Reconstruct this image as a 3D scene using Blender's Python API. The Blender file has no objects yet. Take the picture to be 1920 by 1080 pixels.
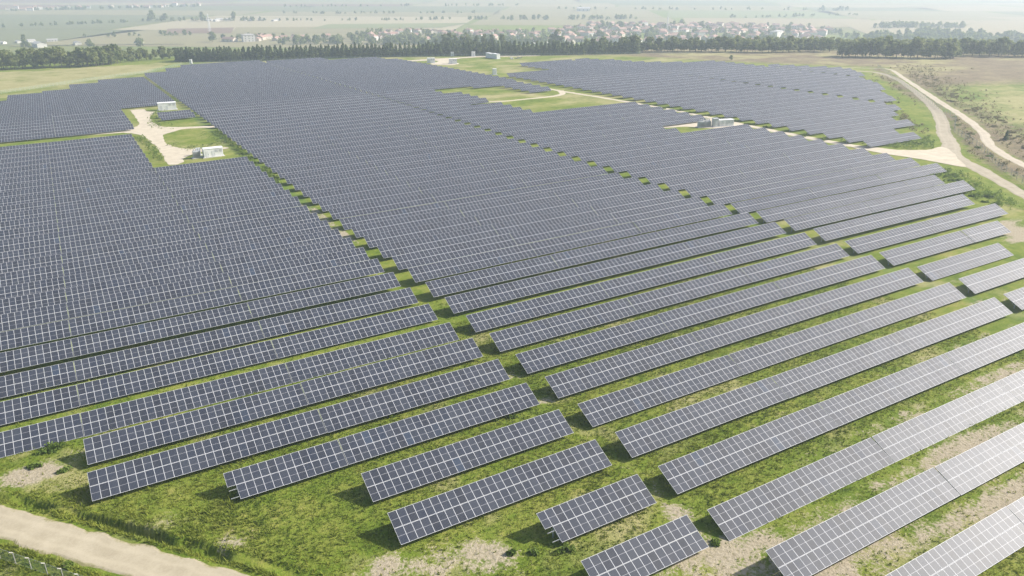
import bpy, math, random
import numpy as np
from mathutils import Matrix, Vector

random.seed(7)
rng = np.random.default_rng(11)
SC = bpy.context.scene
COL = SC.collection

# ------------------------------------------------------------------ camera
F, PITCH, ROLL, YAW, CAMH = 1452.385, 0.3895916, -0.00056438, 0.5256294, 60.362
fw = np.array([math.sin(YAW)*math.cos(PITCH), math.cos(YAW)*math.cos(PITCH), -math.sin(PITCH)])
r0 = np.array([math.cos(YAW), -math.sin(YAW), 0.0]); u0 = np.cross(r0, fw)
rt = math.cos(ROLL)*r0+math.sin(ROLL)*u0; up = -math.sin(ROLL)*r0+math.cos(ROLL)*u0
cam = bpy.data.objects.new('camera', bpy.data.cameras.new('camera')); COL.objects.link(cam)
cam.data.sensor_width = 36.0; cam.data.lens = F/1920*36.0
cam.data.clip_start = 0.5; cam.data.clip_end = 20000
cam.matrix_world = Matrix(((rt[0], up[0], -fw[0], 0), (rt[1], up[1], -fw[1], 0), (rt[2], up[2], -fw[2], CAMH), (0, 0, 0, 1)))
SC.camera = cam

# ------------------------------------------------------------------ light
SUN_AZ, SUN_EL = math.radians(106), math.radians(33)      # azimuth from +Y towards +X
w = bpy.data.worlds.new("World"); SC.world = w; w.use_nodes = True
nt = w.node_tree; bg = nt.nodes['Background']
sky = nt.nodes.new('ShaderNodeTexSky'); sky.sky_type = 'NISHITA'; sky.sun_disc = False
sky.sun_elevation = SUN_EL; sky.sun_rotation = SUN_AZ
sky.altitude = 200; sky.air_density = 1.0; sky.dust_density = 3.0; sky.ozone_density = 1.0
nt.links.new(sky.outputs[0], bg.inputs[0]); bg.inputs[1].default_value = 0.095
sl = bpy.data.lights.new('sun', 'SUN'); sl.energy = 4.6; sl.angle = math.radians(0.55); sl.color = (1.0, 0.95, 0.88)
so = bpy.data.objects.new('sun', sl); COL.objects.link(so)
sd = Vector((math.sin(SUN_AZ)*math.cos(SUN_EL), math.cos(SUN_AZ)*math.cos(SUN_EL), math.sin(SUN_EL)))
so.rotation_euler = sd.to_track_quat('Z', 'Y').to_euler(); so.location = (300, -60, 220)
vs = SC.view_settings
vs.view_transform = 'Standard'; vs.look = 'None'; vs.gamma = 1.0; vs.exposure = 0.82; vs.use_curve_mapping = False
SC.cycles.max_bounces = 6; SC.cycles.diffuse_bounces = 2; SC.cycles.glossy_bounces = 2
SC.cycles.transparent_max_bounces = 8; SC.cycles.volume_bounces = 1
SC.cycles.use_denoising = True

HAZE_DENSITY = 0.00033

# ------------------------------------------------------------------ helpers
def link(o, parent=None):
    COL.objects.link(o)
    if parent is not None: o.parent = parent
    return o
def tag(o, label=None, cat=None, group=None, kind=None):
    if label: o['label'] = label
    if cat: o['category'] = cat
    if group: o['group'] = group
    if kind: o['kind'] = kind
    return o
def empty(name, loc, rz=0.0, label=None, cat=None, group=None):
    o = bpy.data.objects.new(name, None); o.empty_display_size = 0.5
    o.location = loc; o.rotation_euler = (0, 0, rz); link(o)
    return tag(o, label, cat, group)
class MB:
    """collects faces, then becomes one mesh"""
    def __init__(s): s.v = []; s.f = []; s.m = []
    def face(s, pts, mi=0):
        n = len(s.v); s.v += [tuple(p) for p in pts]; s.f.append(tuple(range(n, n+len(pts)))); s.m.append(mi)
    def box(s, x0, x1, y0, y1, z0, z1, mi=0):
        n = len(s.v)
        s.v += [(x0,y0,z0),(x1,y0,z0),(x1,y1,z0),(x0,y1,z0),(x0,y0,z1),(x1,y0,z1),(x1,y1,z1),(x0,y1,z1)]
        for q in ((0,3,2,1),(4,5,6,7),(0,1,5,4),(1,2,6,5),(2,3,7,6),(3,0,4,7)):
            s.f.append(tuple(n+i for i in q)); s.m.append(mi)
    def bar(s, a, b, w, h=None, mi=0):
        h = h or w; a = Vector(a); b = Vector(b); d = (b-a).normalized()
        ref = Vector((0,0,1)) if abs(d.z) < .9 else Vector((1,0,0))
        x = d.cross(ref).normalized()*w/2; y = x.cross(d).normalized()*h/2
        n = len(s.v)
        for c in (a, b):
            s.v += [tuple(c-x-y), tuple(c+x-y), tuple(c+x+y), tuple(c-x+y)]
        for q in ((0,1,2,3),(7,6,5,4),(0,4,5,1),(1,5,6,2),(2,6,7,3),(3,7,4,0)):
            s.f.append(tuple(n+i for i in q)); s.m.append(mi)
    def cyl(s, a, b, ra, rb, k=7, mi=0):
        a = Vector(a); b = Vector(b); d = (b-a).normalized()
        ref = Vector((0,0,1)) if abs(d.z) < .9 else Vector((1,0,0))
        x = d.cross(ref).normalized(); y = x.cross(d)
        n = len(s.v)
        for c, r in ((a, ra), (b, rb)):
            for i in range(k):
                t = 2*math.pi*i/k; s.v.append(tuple(c+x*math.cos(t)*r+y*math.sin(t)*r))
        for i in range(k):
            j = (i+1) % k; s.f.append((n+i, n+j, n+k+j, n+k+i)); s.m.append(mi)
        s.f.append(tuple(n+k+i for i in range(k))); s.m.append(mi)
    def mesh(s, name, mats):
        me = bpy.data.meshes.new(name); me.from_pydata(s.v, [], s.f)
        for m in (mats if isinstance(mats, (list, tuple)) else [mats]): me.materials.append(m)
        me.polygons.foreach_set('material_index', s.m); me.update(); return me
    def build(s, name, mats, parent=None):
        return link(bpy.data.objects.new(name, s.mesh(name, mats)), parent)
def np_mesh(name, V, Fq, mat, attrs=None, uv=None, k=4):
    """V (n,3), Fq (m,k)"""
    me = bpy.data.meshes.new(name); n, m = len(V), len(Fq)
    me.vertices.add(n); me.vertices.foreach_set('co', np.asarray(V, np.float32).ravel())
    me.loops.add(m*k); me.loops.foreach_set('vertex_index', np.asarray(Fq, np.int32).ravel())
    me.polygons.add(m); me.polygons.foreach_set('loop_start', np.arange(0, m*k, k, dtype=np.int32))
    try: me.polygons.foreach_set('loop_total', np.full(m, k, np.int32))
    except Exception: pass
    for nm, (dom, typ, arr) in (attrs or {}).items():
        a = me.attributes.new(nm, typ, dom)
        a.data.foreach_set('value' if typ == 'FLOAT' else 'color', np.asarray(arr, np.float32).ravel())
    if uv is not None:
        l = me.uv_layers.new(name='uv'); l.data.foreach_set('uv', np.asarray(uv, np.float32).ravel())
    me.materials.append(mat); me.update(calc_edges=True); me.polygons.foreach_set('use_smooth', np.zeros(m, bool)); me.validate(); return me

# ---- value noise
_tab = rng.random((512, 512))
def vnoise(x, y):
    xi = np.floor(x).astype(int); yi = np.floor(y).astype(int); fx = x-xi; fy = y-yi
    fx = fx*fx*(3-2*fx); fy = fy*fy*(3-2*fy)
    g = lambda i, j: _tab[(i) % 512, (j) % 512]
    return (g(xi,yi)*(1-fx)+g(xi+1,yi)*fx)*(1-fy)+(g(xi,yi+1)*(1-fx)+g(xi+1,yi+1)*fx)*fy
def fbm(x, y, s, o=4):
    t = 0; a = .5; n = 0
    for _ in range(o): t = t+a*vnoise(x/s+17.3*_, y/s+9.1*_); n += a; a *= .5; s *= .5
    return t/n
def sstep(a, b, x):
    t = np.clip((x-a)/(b-a), 0, 1); return t*t*(3-2*t)

# ------------------------------------------------------------------ terrain height
CZ = np.array([[0.21,-0.36,-0.99,-1.74,-2.58,-3.49,-4.43,-5.43,-6.47,-7.55,-8.67,-9.81,-10.98,-12.17],[0.13,-0.33,-0.86,-1.5,-2.25,-3.05,-3.91,-4.86,-5.89,-7.0,-8.14,-9.31,-10.52,-11.73],[0.01,-0.33,-0.74,-1.28,-1.88,-2.58,-3.35,-4.25,-5.29,-6.43,-7.61,-8.82,-10.05,-11.29],[-0.12,-0.31,-0.51,-0.85,-1.34,-2.03,-2.72,-3.56,-4.62,-5.82,-7.07,-8.33,-9.59,-10.86],[-0.15,-0.17,-0.1,-0.01,-0.5,-1.28,-1.92,-2.76,-3.87,-5.15,-6.48,-7.8,-9.11,-10.43],[-0.01,0.23,0.59,0.91,0.41,-0.32,-0.98,-1.91,-3.09,-4.44,-5.85,-7.24,-8.62,-9.99],[0.24,0.65,1.1,1.32,0.92,0.38,-0.25,-1.2,-2.42,-3.81,-5.26,-6.71,-8.15,-9.57],[0.45,0.82,1.16,1.25,1.1,0.76,0.21,-0.7,-1.9,-3.3,-4.76,-6.25,-7.71,-9.17],[0.61,0.93,1.22,1.37,1.35,1.1,0.57,-0.32,-1.51,-2.89,-4.36,-5.85,-7.33,-8.8],[0.81,1.09,1.36,1.54,1.58,1.37,0.87,-0.03,-1.22,-2.59,-4.05,-5.53,-7.01,-8.47],[1.01,1.27,1.51,1.69,1.73,1.54,1.04,0.15,-1.04,-2.4,-3.83,-5.29,-6.74,-8.19],[1.21,1.42,1.62,1.77,1.79,1.59,1.08,0.2,-0.97,-2.31,-3.7,-5.11,-6.53,-7.94],[1.39,1.56,1.7,1.81,1.82,1.61,1.09,0.22,-0.94,-2.27,-3.62,-4.97,-6.34,-7.72]])
def _bsp(t):
    t = np.abs(t); return np.where(t < 1, (4-6*t**2+3*t**3)/6, np.where(t < 2, (2-t)**3/6, 0))
DITCH = np.array([(-22,110.5),(-13.1,99.8),(-9.1,95.7),(-4.7,90.8),(0,85.2),(3.4,80.7),(7.7,75.4),(11.3,70.9),(13.5,68.3),(24,55),(34,43)])
def seg_dist(x, y, pl):
    d = np.full(x.shape, 1e9)
    for (ax, ay), (bx, by) in zip(pl[:-1], pl[1:]):
        ux, uy = bx-ax, by-ay; t = np.clip(((x-ax)*ux+(y-ay)*uy)/(ux*ux+uy*uy), 0, 1)
        d = np.minimum(d, np.hypot(x-ax-t*ux, y-ay-t*uy))
    return d
VALLEY = -40.0
def H(x, y):
    x = np.asarray(x, float); y = np.asarray(y, float); sh = x.shape
    xf = x.ravel(); yf = y.ravel()
    u = (np.clip(xf, -180, 480)+180)/60; v = (np.clip(yf, -60, 640)+60)/60
    bu = _bsp(u[:, None]-np.arange(13)); bv = _bsp(v[:, None]-np.arange(14))
    z = np.einsum('ni,ij,nj->n', bu, CZ, bv)
    r = np.hypot(xf, yf)
    s = sstep(705, 1080, r)
    z = z*(1-s)+VALLEY*s
    near = (xf > -30) & (xf < 40) & (yf > 40) & (yf < 115)
    if near.any():
        d = seg_dist(xf[near], yf[near], DITCH)
        sgn = np.sign((xf[near]+22)*.755+(yf[near]-110.5)*.655)
        sg = d*np.where(sgn >= 0, 1, -1)
        sg = sg+(fbm(xf[near], yf[near], 2.0, 2)-.5)*.9
        z[near] += -(.10+1.2*sstep(.3, .7, fbm(xf[near]+9, yf[near], 4.5, 3)))*sstep(.15, -.25, sg)*sstep(-1.5, -.6, sg)
    return z.reshape(sh)
def h1(x, y): return float(H(np.array([x]), np.array([y]))[0])

# ------------------------------------------------------------------ node material helpers
def new_mat(name):
    m = bpy.data.materials.new(name); m.use_nodes = True
    n = m.node_tree; b = n.nodes['Principled BSDF']; return m, n, b
def N(n, t, **kw):
    o = n.nodes.new(t)
    for k, v in kw.items():
        if k == 'op': o.operation = v
        elif k.startswith('i_'): o.inputs[int(k[2:])].default_value = v
        else: setattr(o, k, v)
    return o
def math_n(n, op, a, b=None, clamp=False):
    o = n.nodes.new('ShaderNodeMath'); o.operation = op; o.use_clamp = clamp
    for i, q in enumerate((a, b)):
        if q is None: continue
        if isinstance(q, (int, float)): o.inputs[i].default_value = q
        else: n.links.new(q, o.inputs[i])
    return o.outputs[0]
def mix_n(n, fac, a, b, blend='MIX'):
    o = n.nodes.new('ShaderNodeMix'); o.data_type = 'RGBA'; o.blend_type = blend
    for s, q in ((o.inputs[0], fac), (o.inputs[6], a), (o.inputs[7], b)):
        if isinstance(q, (int, float)): s.default_value = q
        elif isinstance(q, tuple): s.default_value = (*q, 1) if len(q) == 3 else q
        else: n.links.new(q, s)
    return o.outputs[2]
def ramp_n(n, fac, stops):
    o = n.nodes.new('ShaderNodeValToRGB'); e = o.color_ramp.elements
    while len(e) < len(stops): e.new(.5)
    for i, (p, c) in enumerate(stops): e[i].position = p; e[i].color = (*c, 1)
    n.links.new(fac, o.inputs[0]); return o.outputs[0]
def noise_n(n, vec, scale, detail=4, rough=.55):
    o = n.nodes.new('ShaderNodeTexNoise'); o.inputs['Scale'].default_value = scale
    o.inputs['Detail'].default_value = detail; o.inputs['Roughness'].default_value = rough
    n.links.new(vec, o.inputs['Vector']); return o.outputs['Fac']
def smooth_n(n, x, a, b):
    o = n.nodes.new('ShaderNodeMapRange'); o.interpolation_type = 'SMOOTHSTEP'
    o.inputs[1].default_value = a; o.inputs[2].default_value = b
    n.links.new(x, o.inputs[0]); return o.outputs[0]
def simple_mat(name, col, rough=.7, var=0.0, scale=3.0, metal=0.0, objvar=0.0):
    m, n, b = new_mat(name)
    b.inputs['Roughness'].default_value = rough; b.inputs['Metallic'].default_value = metal
    c = None
    tc = n.nodes.new('ShaderNodeTexCoord')
    f = noise_n(n, tc.outputs['Object'], scale, 3)
    lo = tuple(max(0, q*(1-var)) for q in col); hi = tuple(min(1, q*(1+var)) for q in col)
    c = ramp_n(n, f, [(.3, lo), (.7, hi)])
    if objvar:
        oi = n.nodes.new('ShaderNodeObjectInfo'); hs = n.nodes.new('ShaderNodeHueSaturation')
        n.links.new(math_n(n, 'ADD', math_n(n, 'MULTIPLY', oi.outputs['Random'], objvar), 1-objvar/2), hs.inputs['Value'])
        n.links.new(c, hs.inputs['Color']); c = hs.outputs[0]
    n.links.new(c, b.inputs['Base Color']); return m

# ------------------------------------------------------------------ materials
def make_ground_mat():
    m, n, b = new_mat('meadow_ground')
    geo = n.nodes.new('ShaderNodeNewGeometry'); P = geo.outputs['Position']
    zone = N(n, 'ShaderNodeVertexColor', layer_name='zone'); sp = n.nodes.new('ShaderNodeSeparateColor'); n.links.new(zone.outputs[0], sp.inputs[0])
    bare, dry, lush = sp.outputs[0], sp.outputs[1], sp.outputs[2]
    n1 = noise_n(n, P, .07, 5); n2 = noise_n(n, P, .45, 5, .65); n3 = noise_n(n, P, 2.6, 4, .7)
    mixn = math_n(n, 'ADD', math_n(n, 'MULTIPLY', n1, .35), math_n(n, 'ADD', math_n(n, 'MULTIPLY', n2, .4), math_n(n, 'MULTIPLY', n3, .25)))
    grass = ramp_n(n, mixn, [(.34, (.055, .100, .010)), (.46, (.130, .180, .020)), (.56, (.205, .226, .042)), (.68, (.310, .265, .090))])
    lushc = ramp_n(n, mixn, [(.32, (.05, .11, .02)), (.68, (.17, .24, .05))])
    grass = mix_n(n, lush, grass, lushc)
    dryc = ramp_n(n, mixn, [(.32, (.10, .085, .05)), (.50, (.20, .155, .095)), (.66, (.27, .23, .13))])
    g2 = mix_n(n, smooth_n(n, math_n(n, 'ADD', dry, math_n(n, 'MULTIPLY', math_n(n, 'SUBTRACT', n2, .5), .9)), .3, .7), grass, dryc)
    g2 = mix_n(n, smooth_n(n, math_n(n, 'ADD', zone.outputs[1], math_n(n, 'MULTIPLY', math_n(n, 'SUBTRACT', n1, .5), .8)), .25, .75), g2, ramp_n(n, mixn, [(.34, (.19, .19, .07)), (.50, (.31, .285, .125)), (.66, (.40, .35, .19))]))
    soil = ramp_n(n, n3, [(.3, (.27, .225, .150)), (.7, (.43, .375, .275))])
    bf = math_n(n, 'ADD', bare, math_n(n, 'MULTIPLY', math_n(n, 'SUBTRACT', n2, .5), 1.0))
    bf = math_n(n, 'ADD', bf, math_n(n, 'MULTIPLY', math_n(n, 'SUBTRACT', n3, .5), 1.2))
    col = mix_n(n, smooth_n(n, bf, .38, .74), g2, soil)
    n.links.new(col, b.inputs['Base Color'])
    b.inputs['Roughness'].default_value = .95; b.inputs['Specular IOR Level'].default_value = .1
    bp = n.nodes.new('ShaderNodeBump'); bp.inputs['Strength'].default_value = .6; bp.inputs['Distance'].default_value = .25
    n.links.new(math_n(n, 'ADD', n3, n2), bp.inputs['Height']); n.links.new(bp.outputs[0], b.inputs['Normal'])
    return m
def make_road_mat(name, lo, hi, edge=0.0):
    m, n, b = new_mat(name)
    geo = n.nodes.new('ShaderNodeNewGeometry'); P = geo.outputs['Position']
    a = noise_n(n, P, .35, 5, .6); c = noise_n(n, P, 3.5, 3, .7)
    f = math_n(n, 'ADD', math_n(n, 'MULTIPLY', a, .65), math_n(n, 'MULTIPLY', c, .35))
    rc = ramp_n(n, f, [(.32, lo), (.66, hi)])
    uvn = N(n, 'ShaderNodeUVMap', uv_map='uv'); sx = n.nodes.new('ShaderNodeSeparateXYZ'); n.links.new(uvn.outputs[0], sx.inputs[0])
    ed = math_n(n, 'ABSOLUTE', math_n(n, 'SUBTRACT', sx.outputs[0], .5))
    rut = math_n(n, 'ABSOLUTE', math_n(n, 'SUBTRACT', ed, .2))
    rc = mix_n(n, math_n(n, 'MULTIPLY', smooth_n(n, rut, .10, .0), .30), rc, tuple(min(.8, q*1.12) for q in hi))
    gm_ = smooth_n(n, math_n(n, 'ADD', math_n(n, 'ADD', math_n(n, 'MULTIPLY', ed, 1.9), math_n(n, 'MULTIPLY', a, .9)), math_n(n, 'MULTIPLY', c, .5)), 1.42, 1.68)
    rc = mix_n(n, math_n(n, 'MULTIPLY', gm_, edge), rc, (.185, .175, .06))
    n.links.new(rc, b.inputs['Base Color'])
    b.inputs['Roughness'].default_value = .95; b.inputs['Specular IOR Level'].default_value = .1
    bp = n.nodes.new('ShaderNodeBump'); bp.inputs['Strength'].default_value = .25; bp.inputs['Distance'].default_value = .04
    n.links.new(c, bp.inputs['Height']); n.links.new(bp.outputs[0], b.inputs['Normal'])
    return m
def make_module_mat():
    m, n, b = new_mat('solar_glass')
    uv = N(n, 'ShaderNodeUVMap', uv_map='uv'); sx = n.nodes.new('ShaderNodeSeparateXYZ'); n.links.new(uv.outputs[0], sx.inputs[0])
    u, v = sx.outputs[0], sx.outputs[1]
    eu = math_n(n, 'MINIMUM', u, math_n(n, 'SUBTRACT', 1.0, u)); ev = math_n(n, 'MINIMUM', v, math_n(n, 'SUBTRACT', 1.0, v))
    frame = math_n(n, 'MAXIMUM', math_n(n, 'LESS_THAN', eu, .026), math_n(n, 'LESS_THAN', ev, .018))
    mid = math_n(n, 'LESS_THAN', math_n(n, 'ABSOLUTE', math_n(n, 'SUBTRACT', v, .5)), .0085)
    cu = math_n(n, 'FRACT', math_n(n, 'MULTIPLY', math_n(n, 'SUBTRACT', u, .036), 6/.928))
    ecu = math_n(n, 'MINIMUM', cu, math_n(n, 'SUBTRACT', 1.0, cu))
    cell = math_n(n, 'LESS_THAN', ecu, .06)
    oi = n.nodes.new('ShaderNodeObjectInfo'); at = N(n, 'ShaderNodeAttribute', attribute_name='tint')
    t = math_n(n, 'FRACT', math_n(n, 'ADD', at.outputs['Fac'], math_n(n, 'MULTIPLY', oi.outputs['Random'], 7.0)))
    base = ramp_n(n, t, [(0, (.009, .014, .028)), (.35, (.017, .024, .042)), (.7, (.026, .034, .054)), (.985, (.012, .020, .040)), (.998, (.022, .040, .074))])
    gp = n.nodes.new('ShaderNodeNewGeometry')
    dust = noise_n(n, gp.outputs['Position'], .6, 3)
    base = mix_n(n, math_n(n, 'MULTIPLY', dust, .08), base, (.40, .385, .35))
    c = mix_n(n, cell, base, (.085, .088, .11))
    c = mix_n(n, mid, c, (.34, .34, .36))
    c = mix_n(n, frame, c, (.53, .535, .55))
    n.links.new(c, b.inputs['Base Color'])
    n.links.new(math_n(n, 'ADD', .50, math_n(n, 'MULTIPLY', frame, .08)), b.inputs['Roughness'])
    b.inputs['IOR'].default_value = 1.33
    return m
def make_leaf_mat(name, dark, light, transl=.40):
    m, n, b = new_mat(name)
    at = N(n, 'ShaderNodeAttribute', attribute_name='tint')
    oi = n.nodes.new('ShaderNodeObjectInfo')
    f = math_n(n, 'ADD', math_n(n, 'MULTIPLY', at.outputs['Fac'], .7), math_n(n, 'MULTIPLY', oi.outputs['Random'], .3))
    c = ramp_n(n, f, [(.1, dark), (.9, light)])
    n.links.new(c, b.inputs['Base Color'])
    b.inputs['Roughness'].default_value = .7; b.inputs['Specular IOR Level'].default_value = .2
    t = n.nodes.new('ShaderNodeBsdfTranslucent'); n.links.new(c, t.inputs['Color'])
    mx = n.nodes.new('ShaderNodeMixShader'); mx.inputs[0].default_value = transl
    n.links.new(b.outputs[0], mx.inputs[1]); n.links.new(t.outputs[0], mx.inputs[2])
    n.links.new(mx.outputs[0], n.nodes['Material Output'].inputs['Surface'])
    return m
M = dict(
    ground=make_ground_mat(),
    sand=make_road_mat('pale_sand_road', (.43, .37, .275), (.60, .53, .41), .9),
    dirt=make_road_mat('grey_dirt_road', (.30, .26, .19), (.44, .385, .29), .9),
    track=make_road_mat('near_dirt_track', (.33, .285, .20), (.45, .395, .29), .8),
    outer=make_road_mat('outer_track_dirt', (.38, .325, .245), (.53, .465, .365), .9),
    module=make_module_mat(),
    steel=simple_mat('galvanised_steel', (.55, .56, .57), .45, .12, 4, .4),
    white=simple_mat('white_painted_metal', (.78, .78, .76), .5, .06, 1.5),
    grey=simple_mat('grey_painted_metal', (.50, .51, .51), .5, .08, 2),
    doorm=simple_mat('pale_grey_door', (.62, .63, .63), .5, .06, 2),
    darkgrey=simple_mat('dark_grey_vent', (.12, .125, .13), .6, .1, 3),
    concrete=simple_mat('concrete', (.46, .45, .42), .9, .12, 1.2),
    bark=simple_mat('bark', (.10, .075, .05), .9, .25, 4),
    conifer=make_leaf_mat('conifer_needles', (.060, .095, .038), (.230, .265, .110)),
    broad=make_leaf_mat('broad_leaves', (.070, .110, .032), (.270, .290, .100)),
    pale=make_leaf_mat('pale_poplar_leaves', (.075, .110, .030), (.200, .220, .070)),
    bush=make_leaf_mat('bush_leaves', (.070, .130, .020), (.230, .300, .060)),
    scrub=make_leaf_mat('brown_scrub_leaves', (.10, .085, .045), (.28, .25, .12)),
    tuft=make_leaf_mat('grass_blades', (.075, .135, .010), (.275, .300, .046)),
    post=simple_mat('weathered_post', (.36, .35, .32), .7, .15, 4),
    wall1=simple_mat('cream_render', (.50, .44, .36), .9, .08, .5, 0, .25),
    wall2=simple_mat('white_render', (.58, .56, .52), .9, .06, .5, 0, .15),
    roof=simple_mat('terracotta_tiles', (.31, .19, .15), .85, .2, .8, 0, .5),
    roof2=simple_mat('grey_sheet_roof', (.42, .40, .38), .7, .12, .8, 0, .3),
    window=simple_mat('window_glass', (.05, .06, .07), .25, .1, 2),
)

# ------------------------------------------------------------------ ground sheet
P_COL, SLANT, TILT = 1.056, 4.25, 0.4367858
Y0, PITCHY = 48.864, 8.9107
BARE = [(20,64.6,4,.4),(23,63,4,.42),(29,62,4,.5),(33,60,3.5,.5),(-12,104.8,3,.55),(-9.5,104.7,2.5,.45),(-14,105.2,3,.5),(-6,108,2.5,.4),
        (46,51,5,.5),(54.6,47.8,5,.55),(55.5,56,2.2,.6),(55.4,61,2,.6),(55.5,66,2,.45),(55.4,76,2,.35),(55.4,86,2,.45),(55.4,95,2,.4),
        (61,42,6,.45),(70,42,6,.45),(79,42,6,.4),(93,40,8,.45),(100,50,8,.3),(123,55,8,.3),(60,33,10,.5),
        (194,93,7,.6),(200,94,7,.5),(147.2,78,3,.5),(147,70,3,.5),(147,88,3,.35),(253,165,4,.6),(260,161,4,.5),(8,78,3,.4),(2,86,3,.35)]
def bare_amount(x, y):
    b = np.zeros_like(x)
    for bx, by, r, a in BARE: b = b+a*np.exp(-((x-bx)**2+(y-by)**2)/(r*r))
    fr = np.mod((y-Y0)/PITCHY, 1.0)
    stripe = sstep(.42, .58, fr)*(1-sstep(.80, .95, fr))
    b = b+stripe*.30*sstep(56, 82, x)*(1-sstep(76, 100, y-.18*(x-60)))
    cor = ((np.abs(x-55.4) < 1.7) & (y > 170) & (y < 215))
    b = b+cor*.5
    b = b*(1.1*fbm(x, y, 7.0)+1.0*fbm(x+31, y+7, 1.8, 3)+.03)
    return np.clip(b, 0, 1)
def axis(lo, hi, fine):
    pts = [lo]
    while pts[-1] < hi-1e-6:
        p = pts[-1]; st = None
        for a, b_, s in fine:
            if a <= p < b_: st = s; break
        if st is None:
            d = min(abs(p-fine[0][0]) if p < fine[0][0] else 1e9, abs(p-fine[-1][1]) if p >= fine[-1][1] else 1e9)
            st = min(600, max(4, d*.16))
            if p < fine[0][0]: st = min(st, max(1, fine[0][0]-p))
        pts.append(min(hi, p+st))
    return np.array(pts)
gx = axis(-9000, 9000, [(-24, 26, .4), (26, 110, .8), (110, 170, 1.5), (170, 480, 4)])
gy = axis(-9000, 9000, [(22, 54, .8), (54, 112, .4), (112, 116, .8), (116, 160, 1.5), (160, 720, 4)])
GXX, GYY = np.meshgrid(gx, gy, indexing='ij')
GZ = H(GXX, GYY)
def region(x, y, poly, soft=4.0):
    """soft inside mask of a polygon"""
    ins = np.zeros(x.shape, bool); n = len(poly); j = n-1
    for i in range(n):
        xi, yi = poly[i]; xj, yj = poly[j]
        c = ((yi > y) != (yj > y)) & (x < (xj-xi)*(y-yi)/(yj-yi+1e-9)+xi); ins ^= c; j = i
    d = seg_dist(x, y, list(poly)+[poly[0]])
    return np.where(ins, .5+.5*np.clip(d/soft, 0, 1), .5-.5*np.clip(d/soft, 0, 1))
xf, yf = GXX.ravel(), GYY.ravel()
bare = np.where((xf > -40) & (xf < 300) & (yf > 0) & (yf < 260), bare_amount(xf, yf), 0)
road2 = np.array([(600,450),(472,325),(430,284),(370,226),(343,199),(315,173),(289,153),(270,132),(252,106),(240,80),(232,40)])
# brown meadow beyond the outer track, and the strip behind the far block
xs2 = np.interp(yf, road2[::-1, 1], road2[::-1, 0])
outside = sstep(-4, 6, xf-xs2)*(yf < 470)
far_strip = region(xf, yf, [(395,520),(300,600),(330,640),(700,480),(700,250),(480,330),(440,395),(420,440)], 25)
dry = np.maximum(outside*(.55+.6*fbm(xf, yf, 45, 3)), far_strip*.9)
green_patch = np.clip(region(xf, yf, [(425,258),(500,222),(400,120),(305,140),(338,186)], 26)*(.45+1.1*fbm(xf, yf, 28, 3)), 0, 1)
lush = green_patch*.6
dry = dry*(1-.85*green_patch)
cor2 = np.exp(-((xf-147.3)/1.9)**2)*(yf > 60)*(yf < 330); cor1 = np.exp(-((xf-55.4)/2)**2)*(yf > 205)*(yf < 430)
lush = np.maximum(lush, .8*np.maximum(cor1, cor2))
left_field = region(xf, yf, [(-31,702),(55,697),(91,690),(60,633),(10,595),(-28,560),(-120,520),(-140,700)], 6)
straw = np.maximum(left_field*(.35+.8*fbm(xf, yf, 50, 3)), green_patch*.75*fbm(xf, yf, 22, 3)+outside*.35*fbm(xf+300, yf, 30, 3))
dband = seg_dist(xf, yf, [(470,332),(409,276),(360,222),(326,190),(303,170),(275,146),(254,122),(238,92),(220,60)])
dry = np.maximum(dry, np.exp(-(dband/9)**2)*(.2+.75*fbm(xf, yf, 14, 4))*(yf < 340))
straw = np.maximum(straw, (yf < 135)*(xf > -30)*(xf < 210)*.50*sstep(.44, .74, fbm(xf+13, yf+5, 6, 4)))
straw = np.maximum(straw, sstep(230, 330, yf)*(yf < 700)*(.05+.75*fbm(xf+77, yf, 26, 4)))
straw = np.maximum(straw, ((np.abs(xf-225) < 70) & (yf < 240) & (yf > 60))*.45*fbm(xf+7, yf, 15, 3))
r_ = np.hypot(xf, yf)
val = sstep(700, 900, r_)
dry = np.where(val > 0, np.maximum(dry*(1-val), val*(.15+.5*fbm(xf, yf, 260, 3))), dry)
lush = np.where(val > 0, np.maximum(lush, val*.4*fbm(xf, yf, 330, 2)), lush)
nx, ny = len(gx), len(gy)
ii = np.arange(nx*ny).reshape(nx, ny)
Fq = np.stack([ii[:-1, :-1], ii[1:, :-1], ii[1:, 1:], ii[:-1, 1:]], -1).reshape(-1, 4)
zone = np.stack([bare, np.clip(dry, 0, 1), np.clip(lush, 0, 1), np.clip(straw, 0, 1)], -1)
gm = np_mesh('ground', np.stack([xf, yf, GZ.ravel()], -1), Fq, M['ground'], {'zone': ('POINT', 'FLOAT_COLOR', zone)})
gm.polygons.foreach_set('use_smooth', np.ones(len(gm.polygons), bool))
ground = tag(link(bpy.data.objects.new('ground', gm)), kind='structure')
def HG(x, y):
    """height of the ground sheet as meshed (bilinear), so sheets laid on it stay above it"""
    x = np.asarray(x, float); y = np.asarray(y, float)
    i = np.clip(np.searchsorted(gx, x)-1, 0, nx-2); j = np.clip(np.searchsorted(gy, y)-1, 0, ny-2)
    fx = (x-gx[i])/(gx[i+1]-gx[i]); fy = (y-gy[j])/(gy[j+1]-gy[j])
    return (GZ[i, j]*(1-fx)+GZ[i+1, j]*fx)*(1-fy)+(GZ[i, j+1]*(1-fx)+GZ[i+1, j+1]*fx)*fy

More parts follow.
